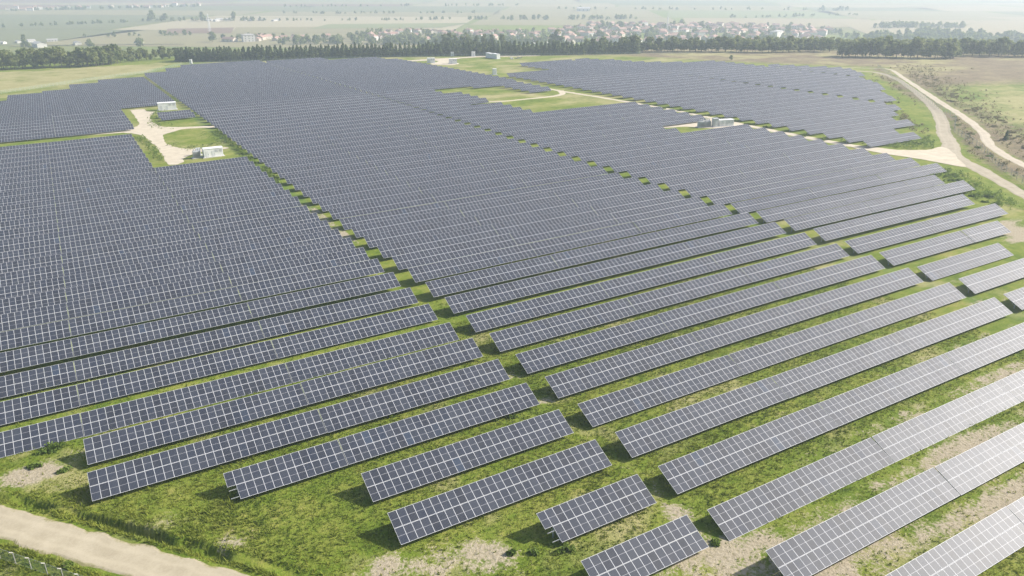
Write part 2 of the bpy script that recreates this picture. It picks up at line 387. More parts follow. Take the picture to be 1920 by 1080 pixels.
# ------------------------------------------------------------------ roads
def smooth_line(pl, step):
    pl = np.array(pl, float); n = len(pl); out = []
    for i in range(n-1):
        p0 = pl[max(i-1, 0)]; p1 = pl[i]; p2 = pl[i+1]; p3 = pl[min(i+2, n-1)]
        k = max(2, int(np.hypot(*(p2-p1))/step))
        for t in np.linspace(0, 1, k, endpoint=False):
            out.append(.5*((2*p1)+(-p0+p2)*t+(2*p0-5*p1+4*p2-p3)*t*t+(-p0+3*p1-3*p2+p3)*t**3))
    out.append(pl[-1]); return np.array(out)
ROADS = []
def road(name, pl, width, mat, lift=.05, step=1.5, rough=.35, cells=6):
    c = smooth_line(pl, step); t = np.gradient(c, axis=0); t /= np.hypot(t[:, 0], t[:, 1])[:, None]
    nrm = np.stack([-t[:, 1], t[:, 0]], -1)
    w_ = np.interp(np.linspace(0, 1, len(c)), np.linspace(0, 1, len(width)), width) if isinstance(width, (list, tuple)) else np.full(len(c), width)
    s = np.cumsum(np.r_[0, np.hypot(*np.diff(c, axis=0).T)])
    wl = w_/2+rough*2*(fbm(s, s*0+3.3, 2.2, 3)-.5)*2; wr = w_/2+rough*2*(fbm(s, s*0+77.7, 2.2, 3)-.5)*2
    V = []
    for q in np.linspace(0, 1, cells+1):
        V.append(c+nrm*(wl*(1-q)-wr*q)[:, None])
    V = np.stack(V, 1); n, k = V.shape[:2]
    z = HG(V[..., 0], V[..., 1])+lift
    z[:, 0] -= lift+.03; z[:, -1] -= lift+.03
    ii = np.arange(n*k).reshape(n, k)
    fq = np.stack([ii[:-1, :-1], ii[:-1, 1:], ii[1:, 1:], ii[1:, :-1]], -1).reshape(-1, 4)[:, ::-1]
    UVv = np.stack([np.broadcast_to(np.linspace(0, 1, k), (n, k)), np.broadcast_to((s/5)[:, None], (n, k))], -1).reshape(-1, 2)
    me = np_mesh(name, np.concatenate([V, z[..., None]], -1).reshape(-1, 3), fq, mat, None, UVv[fq].reshape(-1, 2))
    ROADS.append((c, float(np.max(w_))/2))
    return tag(link(bpy.data.objects.new(name, me)), kind='structure')
def pad(name, poly, mat, lift=.045, jag=.5):
    pl = smooth_line(list(poly)+[poly[0]], 2.0)[:-1]
    pl = pl+ (np.stack([fbm(pl[:, 0], pl[:, 1], 3, 2), fbm(pl[:, 0]+50, pl[:, 1], 3, 2)], -1)-.5)*jag*2
    x0, y0 = pl.min(0); x1, y1 = pl.max(0); s = 2.0
    import bmesh
    bm = bmesh.new(); vs_ = [bm.verts.new((p[0], p[1], 0)) for p in pl]; bm.faces.new(vs_)
    for ax, lo, hi in ((0, x0, x1), (1, y0, y1)):
        for q in np.arange(math.ceil(lo/4)*4, hi, 4):
            no = (1, 0, 0) if ax == 0 else (0, 1, 0); co = (q, 0, 0) if ax == 0 else (0, q, 0)
            bmesh.ops.bisect_plane(bm, geom=bm.verts[:]+bm.edges[:]+bm.faces[:], plane_co=co, plane_no=no)
    bmesh.ops.triangulate(bm, faces=bm.faces[:])
    for v in bm.verts: v.co.z = float(HG(v.co.x, v.co.y))+lift
    bm.normal_update()
    for f in bm.faces:
        if f.normal.z < 0: f.normal_flip()
    me = bpy.data.meshes.new(name); bm.to_mesh(me); bm.free(); me.materials.append(mat)
    ul = me.uv_layers.new(name='uv'); ul.data.foreach_set('uv', np.full(len(me.loops)*2, .38, np.float32))
    ROADS.append((pl, 0.0))
    return tag(link(bpy.data.objects.new(name, me)), kind='structure')
track = road('dirt_track', [(-60,150),(-38,123),(-26,108.5),(-15.3,95.8),(-9.3,89.0),(-5.2,84.0),(0.5,77.2),(6,70.8),(14,61),(26,46.5),(40,30),(58,8),(90,-30)], [5.6,5.6,5.2,5.0,5.2,5.4,5.4], M['track'], .06, .7, .35, 10)
road('gravel_road', [(239.5,377),(240.2,356.3),(243.5,319),(246.2,282),(246,261),(245.7,230),(246,203),(248,181),(254,164.5),(262,154)], [3.4,3.6,3.6,3.8,4.2,5.5,7.5], M['sand'], .07, 3, .4, 4)
road('gravel_road', [(150,357.5),(176,353.5),(194,346.2),(208.4,345.4),(224,345.6),(234.5,350.5),(240.3,362)], [2.4,3.2,3.6,4.6], M['sand'], .055, 3, .35, 4)
road('perimeter_road', [(385,408),(418,368),(440,340),(449,320),(434,296),(409,270),(353,218),(318,191),(297.5,177),(281,164),(263,151.5),(249,132),(231,109.5),(217,88),(206,62),(198,30)], [2.6,3.0,3.6,4.2,4.4,5.2,6.2,6.4,7.5,5.2,4.6,4.6], M['dirt'], .05, 3, .4, 5)
road('outer_track', [(452,352),(466,338),(471,325),(430,284.5),(370,226),(343,198.6),(315,172.7),(289,153.4),(269.6,131.6),(252,106),(240,80),(232,40)], [2.2,3.4,4.0,4.4,4.4,4.2,4.2], M['outer'], .05, 3, .4, 5)
pad('gravel_yard', [(31.7,435.8),(37.6,435.0),(38.2,425.9),(42.2,420.7),(38.4,410.2),(36.8,399.5),(37.2,381.5),(39.5,372.0),(48,365.5),(59.5,359.9),(58.6,355.6),(46.8,360.3),(40.3,355.5),(36.3,351.1),(34.7,333.6),(35.9,324.8),(37.8,318.0),(44.3,310.4),(51.6,310.0),(53.8,306.6),(47.6,304.6),(42.0,305.1),(36.1,296.8),(34.9,290.4),(30.1,289.2),(30.1,309.0),(30.2,332.6),(28.5,352.5),(25.5,363.4),(23,366.5),(24.0,374.0),(27.5,378),(30.8,386.3),(31.4,406.0),(31.6,425.4)], M['sand'], .05, .6)
road('gravel_road', [(26.5,369.5),(14,371.5),(0,374.2),(-22,378.6),(-60,386)], [6.0,4.6,4.2,4.2], M['sand'], .065, 3, .35, 4)
pad('gravel_yard', [(237.3,251),(244,250),(244.6,232.2),(240.2,231),(230.5,231.6),(226.5,235.2),(222,241.5),(213,244),(213,246.6),(222.3,247.6),(230.7,247.8)], M['sand'], .04, .5)
pad('gravel_yard', [(246,592),(266,592),(283.8,590),(294.3,588),(313,592),(331.5,575),(350.8,563),(349,557),(330,565),(312,578),(298,580),(286,578),(270,560),(268,540),(258,534),(252,540),(249,552),(262,566),(262,578),(246,584)], M['sand'], .05, .8)

pad('gravel_junction', [(248.5,183),(252,172),(257,166),(264,162),(273,162),(268,155),(259,147),(251,140),(249,150),(247,163),(245,176)], M['sand'], .085, .8)

# ------------------------------------------------------------------ solar tables
MW, MHT, MGAP, MTH = 1.046, 2.112, .026, .035
CT, ST = math.cos(TILT), math.sin(TILT)
def module_box(mb_v, mb_f, uv, cx, cv, top_only=False):
    """module centred at cx along the row, cv up the slope; returns in the slope frame (x, v, n)"""
    pass
def slope_pt(x, v, nn):
    return (x, v*CT-nn*ST, 0.70+v*ST+nn*CT)
def single_module_mesh():
    hw, hh = MW/2, MHT/2
    V = [(-hw,-hh,0),(hw,-hh,0),(hw,hh,0),(-hw,hh,0),(-hw,-hh,-MTH),(hw,-hh,-MTH),(hw,hh,-MTH),(-hw,hh,-MTH)]
    Fs = [(0,1,2,3),(7,6,5,4),(0,4,5,1),(1,5,6,2),(2,6,7,3),(3,7,4,0)]
    uvt = [(0,0),(1,0),(1,1),(0,1)]; uvs = [(.01,.01)]*4
    uv = uvt+[(.01,.01)]*20
    me = np_mesh('solar_module', np.array(V), np.array(Fs), M['module'], {'tint': ('FACE', 'FLOAT', np.full(6, .1))}, uv)
    return me
MOD = single_module_mesh()
def cells(n, skip=()):
    for i in range(n):
        for j in range(2):
            if (i, j) in skip: continue
            yield -n*P_COL/2+(i+.5)*P_COL, MHT/2+j*(MHT+MGAP)
def face_mesh(n, seed):
    r = np.random.default_rng(seed); V = []; Fs = []; uv = []; tint = []
    for cx, cv in cells(n):
        b = len(V); hw, hh = MW/2, MHT/2; t = r.random()
        for nn in (0, -MTH):
            for sx, sv in ((-1,-1),(1,-1),(1,1),(-1,1)): V.append(slope_pt(cx+sx*hw, cv+sv*hh, nn))
        for k, q in enumerate(((0,1,2,3),(7,6,5,4),(0,4,5,1),(1,5,6,2),(2,6,7,3),(3,7,4,0))):
            Fs.append([b+i for i in q]); tint.append(t); uv += [(0,0),(1,0),(1,1),(0,1)] if k == 0 else [(.01,.01)]*4
    return np_mesh('panel_face', np.array(V), np.array(Fs), M['module'], {'tint': ('FACE', 'FLOAT', tint)}, uv)
def frame_mesh(n, x_off=0.0):
    L = n*P_COL; mb = MB()
    for v in (.45, 1.60, 2.65, 3.80):
        a = slope_pt(-L/2+.03, v, -MTH-.045); b = slope_pt(L/2-.03, v, -MTH-.045); mb.bar(a, b, .05, .08)
    k = max(2, round(L/4.2)); xs = [-L/2+1.1+i*(L-2.2)/(k-1) for i in range(k)]
    for x in xs:
        mb.bar(slope_pt(x, .25, -MTH-.13), slope_pt(x, 4.0, -MTH-.13), .07, .09)
        p = slope_pt(x, 2.0, -MTH-.17); mb.bar((x, p[1], -.5), p, .12, .16)
        q = slope_pt(x, 3.4, -MTH-.17); mb.bar((x, p[1]+.05, .35), (x, q[1], q[2]), .05, .05)
    return mb.mesh('support_frame', M['steel'])
_fm, _ff = {}, {}
def get_frame(n):
    if n not in _fm: _fm[n] = frame_mesh(n)
    return _fm[n]
def get_face(n, i):
    key = (n, i % 6)
    if key not in _ff: _ff[key] = face_mesh(n, 100+n*7+i % 6)
    return _ff[key]

A_, B_, C_, D_ = 53.80, 57.08, 145.75, 148.90
TL_ = 28*P_COL; GAP = .10
TABLES = []      # block, k, ordinal along row, xl, n
def fill(block, k, start, end, direction, first=0):
    """lay tables from start towards end"""
    x = start; i = first
    while True:
        left = abs(end-x)
        if left < 4*P_COL: break
        n = 28 if left >= TL_-.8 else int(round(left/P_COL))
        n = min(n, 28)
        L = n*P_COL
        TABLES.append((block, k, i, x if direction > 0 else x-L, n)); i += 1
        x += direction*(L+GAP)
def xleft(k):   # left limit of the plant seen in the frame
    return -34.5
step_top = [(-36,-22.7,50),(-22.7,-6,53),(-6,9.7,54),(9.7,26.5,57),(26.5,54,59)]
for k in range(0, 61):
    if k <= 1: fill('L', k, A_, A_-14.2*P_COL, -1)
    elif k <= 3: fill('L', k, A_, A_-TL_-.2, -1)
    elif k == 4: fill('L', k, A_, A_-42*P_COL-.4, -1)
    elif k <= 6: fill('L', k, A_, A_-2*TL_-.5, -1)
    elif k <= 25: fill('L', k, A_, A_-3*TL_-1, -1)
    elif k <= 33: fill('L', k, A_-TL_-GAP, A_-3*TL_-1, -1, 1)
    elif k <= 35: pass
    elif k <= 43:
        fill('L', k, A_-TL_-GAP+3.0, A_-3*TL_+2, -1, 1)
        if k in (38, 39): fill('L', k, 55.0, 55.0-14.3*P_COL, -1)
    else:
        top = [(a, b) for a, b, t in step_top if t >= k]
        if top: fill('L', k, A_, max(-35, min(a for a, b in top)), -1)
for k in range(-2, 68):
    x0 = B_ if k <= 62 else (74 if k <= 65 else 87)
    fill('M', k, x0, C_, 1)
for k in range(2, 67):
    E3 = D_+3*(TL_+GAP)
    if k in (2, 3): e = [(D_, D_+TL_+.2)]
    elif k == 4: e = [(D_, D_+TL_)]
    elif k == 5: e = [(D_, D_+1.5*TL_+.3)]
    elif k in (6, 7): e = [(D_, D_+2*TL_+.4)]
    elif k in (8, 9): e = [(D_, D_+2.5*TL_+.5)]
    elif k in (20, 21): e = [(D_, D_+2*TL_+.4)]
    elif k <= 27: e = [(D_, E3)]
    elif k <= 31: e = [(D_, 185)]
    elif k == 32: e = [(D_, 172)]
    elif k <= 34: e = [(D_, 186)]
    elif k <= 36: e = [(D_, 186), (220.5, 234)]
    elif k <= 38: e = [(D_, 178.5), (220.5, 234)]
    elif k == 39: e = [(D_, 178.5), (205, 234)]
    elif k <= 60: e = [(D_, E3)]
    elif k <= 63: e = [(D_, D_+2.75*TL_)]
    else: e = [(D_, D_+1.5*TL_)]
    i = 0
    for a, b in e: fill('N', k, a, b, 1, i); i += 2
r_end = {14:279,15:278,16:301,17:302,18:316,19:330,20:338,21:352,22:360,23:370,24:381,25:390,26:396,27:402,28:412,29:423,30:430,31:437,32:439,33:436,34:430,35:427,36:422,37:416,38:413,39:411,40:409,41:407,42:385,43:373,44:366,45:362,46:360,47:360,48:352,49:350}
for k, e in r_end.items():
    s = 248.8 if k <= 43 else 290
    c1 = s+ (3*(TL_+GAP) if k <= 43 else 49)
    if s < 300: fill('R', k, s, min(e, 334.0), 1)
    if e > 342: fill('R', k, 337.4, min(e, 408.5), 1, 3)
    if e > 417: fill('R', k, 411.8, e, 1, 6)

DZ = {('M',0):.65,('M',3):.16,('M',8):-.22,('M',9):-.32,('M',10):-.39,('M',11):-.26,('M',12):-.18,('M',15):.4,('L',7):.6,('L',8):.2,('L',9):.1,('L',10):-.3,('L',11):-.5,('L',12):-.5,('L',13):-.35,('L',16):.33,('L',17):.45,('N',4):.33,('N',7):-.33,('N',8):-.3}
def project(p):
    d = np.asarray(p, float)-np.array([0, 0, CAMH]); z = d@fw
    return np.stack([960+F*(d@rt)/z, 540-F*(d@up)/z], -1), z
info = []
for t, (blk, k, i, xl, n) in enumerate(TABLES):
    y = Y0+PITCHY*k; L = n*P_COL; xa = np.array([xl, xl+L]); za = H(xa, np.array([y+2, y+2]))-DZ.get((blk, k), 0)
    q = np.array([(xl, y, za[0]+.7), (xl+L, y, za[1]+.7), (xl+L, y+SLANT*CT, za[1]+2.5), (xl, y+SLANT*CT, za[0]+2.5)])
    pp, zz = project(q)
    cx = np.clip(pp[:, 0], 0, 1920); cy = np.clip(pp[:, 1], 0, 1080)
    area = abs(np.dot(cx, np.roll(cy, -1))-np.dot(cy, np.roll(cx, -1)))/2 if (zz > 1).all() else 0
    inv = pp[:, 0].max() > 0 and pp[:, 0].min() < 1920 and pp[:, 1].min() < 1080 and pp[:, 1].max() > 0
    info.append((area if inv else 0, t, xl, y, n, za, blk, k, i))
order = sorted([q for q in info if q[0] > 0], key=lambda q: -q[0])
indiv = {q[1]: rank for rank, q in enumerate(order[:300])}
ONES = ['first','second','third','fourth','fifth','sixth','seventh','eighth','ninth','tenth','eleventh','twelfth','thirteenth','fourteenth','fifteenth','sixteenth','seventeenth','eighteenth','nineteenth']
TENS = {2:('twentieth','twenty'),3:('thirtieth','thirty'),4:('fortieth','forty'),5:('fiftieth','fifty'),6:('sixtieth','sixty')}
def ordw(n):
    if n < 20: return ONES[n-1]
    a, b = divmod(n, 10); return TENS[a][0] if b == 0 else TENS[a][1]+'-'+ONES[b-1]
def table_label(blk, k, i, n):
    short = 'short solar table' if n < 20 else 'solar table'
    if blk == 'L':
        if k == 4 and n < 20: return 'short solar table lacking one lower module at its outer end, fifth row from front'
        if k == 1: return 'short solar table lacking one lower module at its end, among the foremost rows'
        if k == 0: return 'shortest foremost solar table at the bottom, cut by the frame, on mown grass'
        if k in (38, 39) and i == 0: return 'short solar table standing alone on grass by white cabin, %s of two' % ('front' if k == 38 else 'rear')
        return '%s, %s row from the front, %s left of the grassy main corridor' % (short, ordw(k+1), ordw(i+1))
    if blk == 'M': return '%s, %s row from the front, %s right of the grassy main corridor' % (short, ordw(k+3), ordw(i+1))
    if blk == 'N': return '%s, %s row from the front, %s beyond the second, dotted grass corridor' % (short, ordw(k-1), ordw(i+1))
    return '%s beyond the sandy road, %s row from the front, %s from the road' % (short, ordw(k-13), ordw(i+1))
GROUPS = {'L':'solar tables beside the yard', 'M':'solar tables between the two corridors', 'N':'solar tables beyond the second corridor', 'R':'solar tables beyond the sandy road'}
NMOD = 34
farV, farF, farUV, farT = [], [], [], []
for area, t, xl, y, n, za, blk, k, i in info:
    if area <= 0: continue
    L = n*P_COL; xc = xl+L/2; ang = math.atan2(za[1]-za[0], L); zc = float(za.mean())
    jt = random.uniform(-.016, .016)
    if t in indiv:
        root = empty('solar_table', (xc, y+random.uniform(-.05, .05), zc), 0, table_label(blk, k, i, n), 'solar table', GROUPS[blk])
        root.rotation_euler = (jt, -ang, 0)
        skip = {(0, 0)} if (blk == 'L' and ((k == 1) or (k == 4 and n < 20))) else set()
        if indiv[t] < NMOD or skip:
            for cx, cv in cells(n, skip):
                o = bpy.data.objects.new('solar_module', MOD); link(o, root)
                o.location = slope_pt(cx, cv, random.uniform(-.004, .004)); o.rotation_euler = (TILT+random.uniform(-.009, .009), random.uniform(-.007, .007), 0)
        else:
            link(bpy.data.objects.new('panel_face', get_face(n, t)), root)
        link(bpy.data.objects.new('support_frame', get_frame(n)), root)
    else:
        ca, sa = math.cos(ang), math.sin(ang)
        for cx, cv in cells(n):
            b = len(farV)
            for sx, sv in ((-1,-1),(1,-1),(1,1),(-1,1)):
                x, yy, z = slope_pt(cx+sx*MW/2, cv+sv*MHT/2, 0)
                farV.append((xc+x*ca-z*sa, y+yy, zc+x*sa+z*ca))
            farF.append((b, b+1, b+2, b+3)); farT.append(random.random()); farUV += [(0,0),(1,0),(1,1),(0,1)]
        # underside, rails and posts of the same table
        pv_ = slope_pt(0, 2.0, -.2)
        for q in range(max(2, n//7)):
            px_ = -L/2+1.2+q*(L-2.4)/max(1, n//7-1); gx_ = xc+px_*ca; gz_ = zc+px_*sa
            for (ax, ay), (bx, by) in (((-.07,-.07),(.07,-.07)), ((.07,-.07),(.07,.07)), ((.07,.07),(-.07,.07)), ((-.07,.07),(-.07,-.07))):
                b = len(farV); farV += [(gx_+ax, y+pv_[1]+ay, gz_-.4), (gx_+bx, y+pv_[1]+by, gz_-.4), (gx_+bx, y+pv_[1]+by, gz_+pv_[2]), (gx_+ax, y+pv_[1]+ay, gz_+pv_[2])]
                farF.append((b, b+1, b+2, b+3)); farT.append(.5); farUV += [(.01, .01)]*4
if farF:
    fm = np_mesh('solar_field', np.array(farV), np.array(farF), M['module'], {'tint': ('FACE', 'FLOAT', farT)}, farUV)
    sf = link(bpy.data.objects.new('solar_field', fm))
    tag(sf, 'distant rows of dark solar tables filling the far part of the plant', 'solar tables', None, 'stuff')
    md = sf.modifiers.new('thickness', 'SOLIDIFY'); md.thickness = .05; md.offset = -1
print('tables', len(order), 'modules', sum(1 for o in bpy.data.objects if o.name.startswith('solar_module')))

# ------------------------------------------------------------------ cabins and transformer stations
def cabin(name, label, cat, x, y, rz, L, W, Hh, doors=2, vents=2, group=None, peak=.0, body='white'):
    z = h1(x, y); r = empty(name, (x, y, z), rz, label, cat, group)
    sl = MB(); sl.box(-L/2-.5, L/2+.5, -W/2-.5, W/2+.5, -.6, .18); sl.build('plinth', M['concrete'], r)
    b = MB(); b.box(-L/2, L/2, -W/2, W/2, .181, Hh)
    for i in range(int(L/.6)):                                    # ribs of the sheet wall
        xx = -L/2+.3+i*.6
        b.box(xx-.05, xx+.05, -W/2-.03, -W/2-.001, .3, Hh-.12); b.box(xx-.05, xx+.05, W/2+.001, W/2+.03, .3, Hh-.12)
    b.build('body', M[body], r)
    t = MB(); o = .12
    t.face([(-L/2-o,-W/2-o,Hh+.002),(L/2+o,-W/2-o,Hh+.002),(L/2+o,-W/2-o,Hh+.14),(-L/2-o,-W/2-o,Hh+.14)])
    t.face([(L/2+o,W/2+o,Hh+.002),(-L/2-o,W/2+o,Hh+.002),(-L/2-o,W/2+o,Hh+.14),(L/2+o,W/2+o,Hh+.14)])
    t.face([(L/2+o,-W/2-o,Hh+.002),(L/2+o,W/2+o,Hh+.002),(L/2+o,W/2+o,Hh+.14),(L/2+o,0,Hh+.14+peak),(L/2+o,-W/2-o,Hh+.14)])
    t.face([(-L/2-o,W/2+o,Hh+.002),(-L/2-o,-W/2-o,Hh+.002),(-L/2-o,-W/2-o,Hh+.14),(-L/2-o,0,Hh+.14+peak),(-L/2-o,W/2+o,Hh+.14)])
    t.face([(-L/2-o,-W/2-o,Hh+.14),(L/2+o,-W/2-o,Hh+.14),(L/2+o,0,Hh+.14+peak),(-L/2-o,0,Hh+.14+peak)])
    t.face([(-L/2-o,0,Hh+.14+peak),(L/2+o,0,Hh+.14+peak),(L/2+o,W/2+o,Hh+.14),(-L/2-o,W/2+o,Hh+.14)])
    t.face([(-L/2-o,W/2+o,Hh+.002),(L/2+o,W/2+o,Hh+.002),(L/2+o,-W/2-o,Hh+.002),(-L/2-o,-W/2-o,Hh+.002)])
    t.build('roof', M[body], r)
    for i in range(doors):
        cx = -L/2+(i+.5)*L/(doors+vents*.6)+.1
        d = MB(); d.box(cx-.5, cx+.5, -W/2-.07, -W/2-.032, .25, min(2.35, Hh-.3)); dd = d.build('door', M['doorm'], r)
        hn = MB(); hn.box(cx+.34, cx+.40, -W/2-.12, -W/2-.072, 1.1, 1.35); hn.build('handle', M['darkgrey'], dd)
    for i in range(vents):
        cx = L/2-(i+.5)*L/(vents+doors+.4)
        d = MB()
        for q in range(6): d.box(cx-.5, cx+.5, -W/2-.08, -W/2-.032, Hh-1.3+q*.17, Hh-1.2+q*.17)
        d.build('vent', M['grey'], r)
    return r
def transformer(label, x, y, rz, s=1.0, group=None):
    z = h1(x, y); r = empty('transformer', (x, y, z), rz, label, 'transformer', group)
    p = MB(); p.box(-1.4*s, 1.4*s, -1.1*s, 1.1*s, -.5, .25); p.build('plinth', M['concrete'], r)
    b = MB(); b.box(-.95*s, .95*s, -.6*s, .6*s, .251, 2.1*s); b.build('tank', M['grey'], r)
    f = MB()
    for i in range(7):
        xx = (-.84+.28*i)*s
        f.box(xx-.03, xx+.03, -.95*s, -.602*s, .5, 1.9*s); f.box(xx-.03, xx+.03, .602*s, .95*s, .5, 1.9*s)
    f.build('radiator', M['grey'], r)
    for i in range(3):
        k = MB(); xx = (-.6+.6*i)*s
        k.cyl((xx, 0, 2.1*s), (xx, 0, 2.9*s), .13*s, .09*s)
        for q in range(3): k.cyl((xx, 0, (2.2+q*.2)*s), (xx, 0, (2.26+q*.2)*s), .2*s, .2*s)
        k.build('bushing', M['grey'], r)
    return r
cabin('transformer_cabin', 'white transformer cabin at the far end of the gravel yard, behind a lone table', 'cabin', 47.8, 425.2, -.08, 8.4, 3.0, 3.5, 2, 2, None, .25)
cabin('transformer_cabin', 'white transformer cabin on the near end of the gravel yard, beside grey switchgear', 'cabin', 45.8, 294.6, .02, 6.6, 2.8, 3.1, 2, 2, None, .2)
transformer('grey transformer standing beside the near white cabin in the gravel yard', 40.3, 295.2, .02, 1.25)
cabin('switch_cabinet', 'small grey switch cabinet between transformer and near white cabin', 'cabinet', 41.6, 299.8, .02, 1.6, 1.2, 2.5, 1, 0, None, 0, 'grey')
transformer('grey transformer by the sandy road, outer one of two beside a white container', 226.6, 236.6, -.25, 1.2)
transformer('grey transformer by the sandy road, inner one of two beside a white container', 229.6, 236.0, -.25, 1.2)
cabin('switch_cabinet', 'tall grey switch cabinet between transformers and white container near sandy road', 'cabinet', 232.4, 234.6, -.25, 2.2, 1.6, 3.4, 1, 0, None, 0, 'grey')
cabin('inverter_container', 'low white container on gravel where sandy road passes the second block', 'container', 237.6, 234.0, -.25, 6.4, 2.5, 2.5, 2, 2)
cabin('storage_cabin', 'white flat-roofed cabin at the back edge of the plant, nearest the panels', 'cabin', 253.8, 560.5, -.35, 5.8, 3.0, 3.5, 1, 2)
cabin('storage_cabin', 'white flat-roofed cabin on grass beside the curved gravel drive at the back', 'cabin', 263.6, 542.5, -.35, 5.8, 3.0, 3.5, 1, 2)
for i, (dx, lab) in enumerate(((0, 'long white container in front of the conifers, farther half of a pair'), (1, 'long white container in front of the conifers, nearer half of a pair'))):
    cabin('site_container', lab, 'container', 309.4+.15*dx, 568.5-9.4*dx, 1.56, 8.8, 3.0, 3.6, 2, 2, 'pair of site containers')
cabin('guard_box', 'small white box by the back fence behind the gravel drive', 'box', 293.2, 604, -.4, 2.6, 2.2, 3.2, 1, 0)
cabin('guard_box', 'small white box by the back fence near the long containers', 'box', 305.5, 590, -.4, 3.0, 2.2, 3.6, 1, 0)
cabin('meter_cabinet', 'tall narrow white cabinet where the sandy road ends among panels', 'cabinet', 250.6, 454.5, -.2, 2.4, 2.0, 3.6, 1, 0)
cabin('guard_box', 'tiny white hut on the grass beyond the containers near the conifers', 'box', 352, 581, -.4, 2.4, 2.0, 2.8, 1, 0)
cabin('guard_box', 'tiny white hut at the corner of the panel field under dark trees', 'box', 99.2, 679, -.4, 1.8, 1.6, 3.0, 1, 0)
# rubble by the containers
for i, (x, y, s) in enumerate(((318,548,1.5),(321,546,1.1),(316.5,545.5,1.2),(325,548,1.3))):
    mb = MB(); rr = random.Random(i)
    for q in range(7):
        a, b_ = rr.uniform(-s, s), rr.uniform(-s*.6, s*.6); mb.bar((a, b_, -.1), (a+rr.uniform(-1, 1), b_+rr.uniform(-1, 1), rr.uniform(.3, .9)*s), .5, .35)
    o = mb.build('rubble_pile', M['concrete'] if i % 2 == 0 else M['darkgrey']); o.location = (x, y, h1(x, y))
    tag(o, ['pale rubble heap beside the long white containers, largest', 'dark scrap heap beside the pale rubble, smaller', 'pale rubble heap lying closest to the white containers', 'dark scrap heap at the outer end of the rubble'][i], 'rubble', 'rubble by the containers')

# ------------------------------------------------------------------ fences
def make_mesh_mat(th=.10):
    m, n, b = new_mat('chain_link_wire')
    uv = N(n, 'ShaderNodeUVMap', uv_map='uv'); sx = n.nodes.new('ShaderNodeSeparateXYZ'); n.links.new(uv.outputs[0], sx.inputs[0])
    s1 = math_n(n, 'FRACT', math_n(n, 'MULTIPLY', math_n(n, 'ADD', sx.outputs[0], sx.outputs[1]), 12.0))
    s2 = math_n(n, 'FRACT', math_n(n, 'MULTIPLY', math_n(n, 'SUBTRACT', sx.outputs[0], sx.outputs[1]), 12.0))
    k = math_n(n, 'MAXIMUM', math_n(n, 'LESS_THAN', s1, th), math_n(n, 'LESS_THAN', s2, th))
    n.links.new(k, b.inputs['Alpha']); b.inputs['Base Color'].default_value = (.27, .36, .29, 1); b.inputs['Roughness'].default_value = .5
    return m
M['wire'] = make_mesh_mat(); M['wire_near'] = make_mesh_mat(.18)
def fence(pl, spacing, height, label, arm=True, cat='fence', r_post=.05):
    pl = np.array(pl, float); seg = np.hypot(*np.diff(pl, axis=0).T); tot = seg.sum(); cum = np.r_[0, np.cumsum(seg)]
    n = min(100, int(tot/spacing)+1); d = np.linspace(0, tot, n); X = np.interp(d, cum, pl[:, 0]); Y = np.interp(d, cum, pl[:, 1]); Z = HG(X, Y)
    r = empty('wire_fence', (X[0], Y[0], Z[0]), 0, label, cat)
    V, fq, uv = [], [], []
    for i in range(n-1):
        b = len(V)
        for j, hh in ((i, .05), (i+1, .05), (i+1, height), (i, height)): V.append((X[j]-X[0], Y[j]-Y[0], Z[j]-Z[0]+hh))
        fq.append((b, b+1, b+2, b+3)); uv += [(d[i], 0), (d[i+1], 0), (d[i+1], height), (d[i], height)]
    link(bpy.data.objects.new('wire_mesh', np_mesh('wire_mesh', np.array(V), np.array(fq), M['wire_near' if spacing < 2.5 else 'wire'], None, uv)), r)
    tx, ty = np.gradient(X), np.gradient(Y); tl = np.hypot(tx, ty)
    for i in range(n):
        mb = MB(); mb.cyl((0, 0, -.4), (0, 0, height+.08), r_post, r_post, 6)
        if arm: nx_, ny_ = -ty[i]/tl[i], tx[i]/tl[i]; mb.bar((0, 0, height+.05), (-nx_*.38, -ny_*.38, height+.38), r_post*1.8)
        o = mb.build('post', M['post'], r); o.location = (X[i]-X[0], Y[i]-Y[0], Z[i]-Z[0])
    w_ = MB()
    for i in range(n-1):
        for hh in ((height, .1) if arm else (height,)): w_.bar((X[i]-X[0], Y[i]-Y[0], Z[i]-Z[0]+hh), (X[i+1]-X[0], Y[i+1]-Y[0], Z[i+1]-Z[0]+hh), .012)
    w_.build('strand', M['steel'], r); return r
fence([(-34,113),(-24,99.5),(-15.2,88.5),(-6.8,78.2),(2,67.5),(12,55)], 2.35, 1.55, 'green chain-link fence with bent-top posts at the near dirt track corner', True)
fence([(-50,546),(-27.5,560),(-11,572),(10,592),(34,612),(59,629),(91,672)], 3.0, 2.0, 'wire fence along the yellow meadow behind the stepped rows', False, r_post=.055)
fence([(91,669),(112,668),(152,663),(204,647),(250,623),(300,595),(350,555),(425,508),(447,488)], 4.6, 2.0, 'wire fence running at the foot of the dark conifers', False, r_post=.055)
fence([(474,336),(399,263),(348,212),(326,190),(303,176.5),(284.5,156),(256,131),(245,118.4),(226,95),(214,72),(207,55)], 4.2, 2.0, 'wire fence between the grey perimeter road and pale outer track', True, r_post=.07)

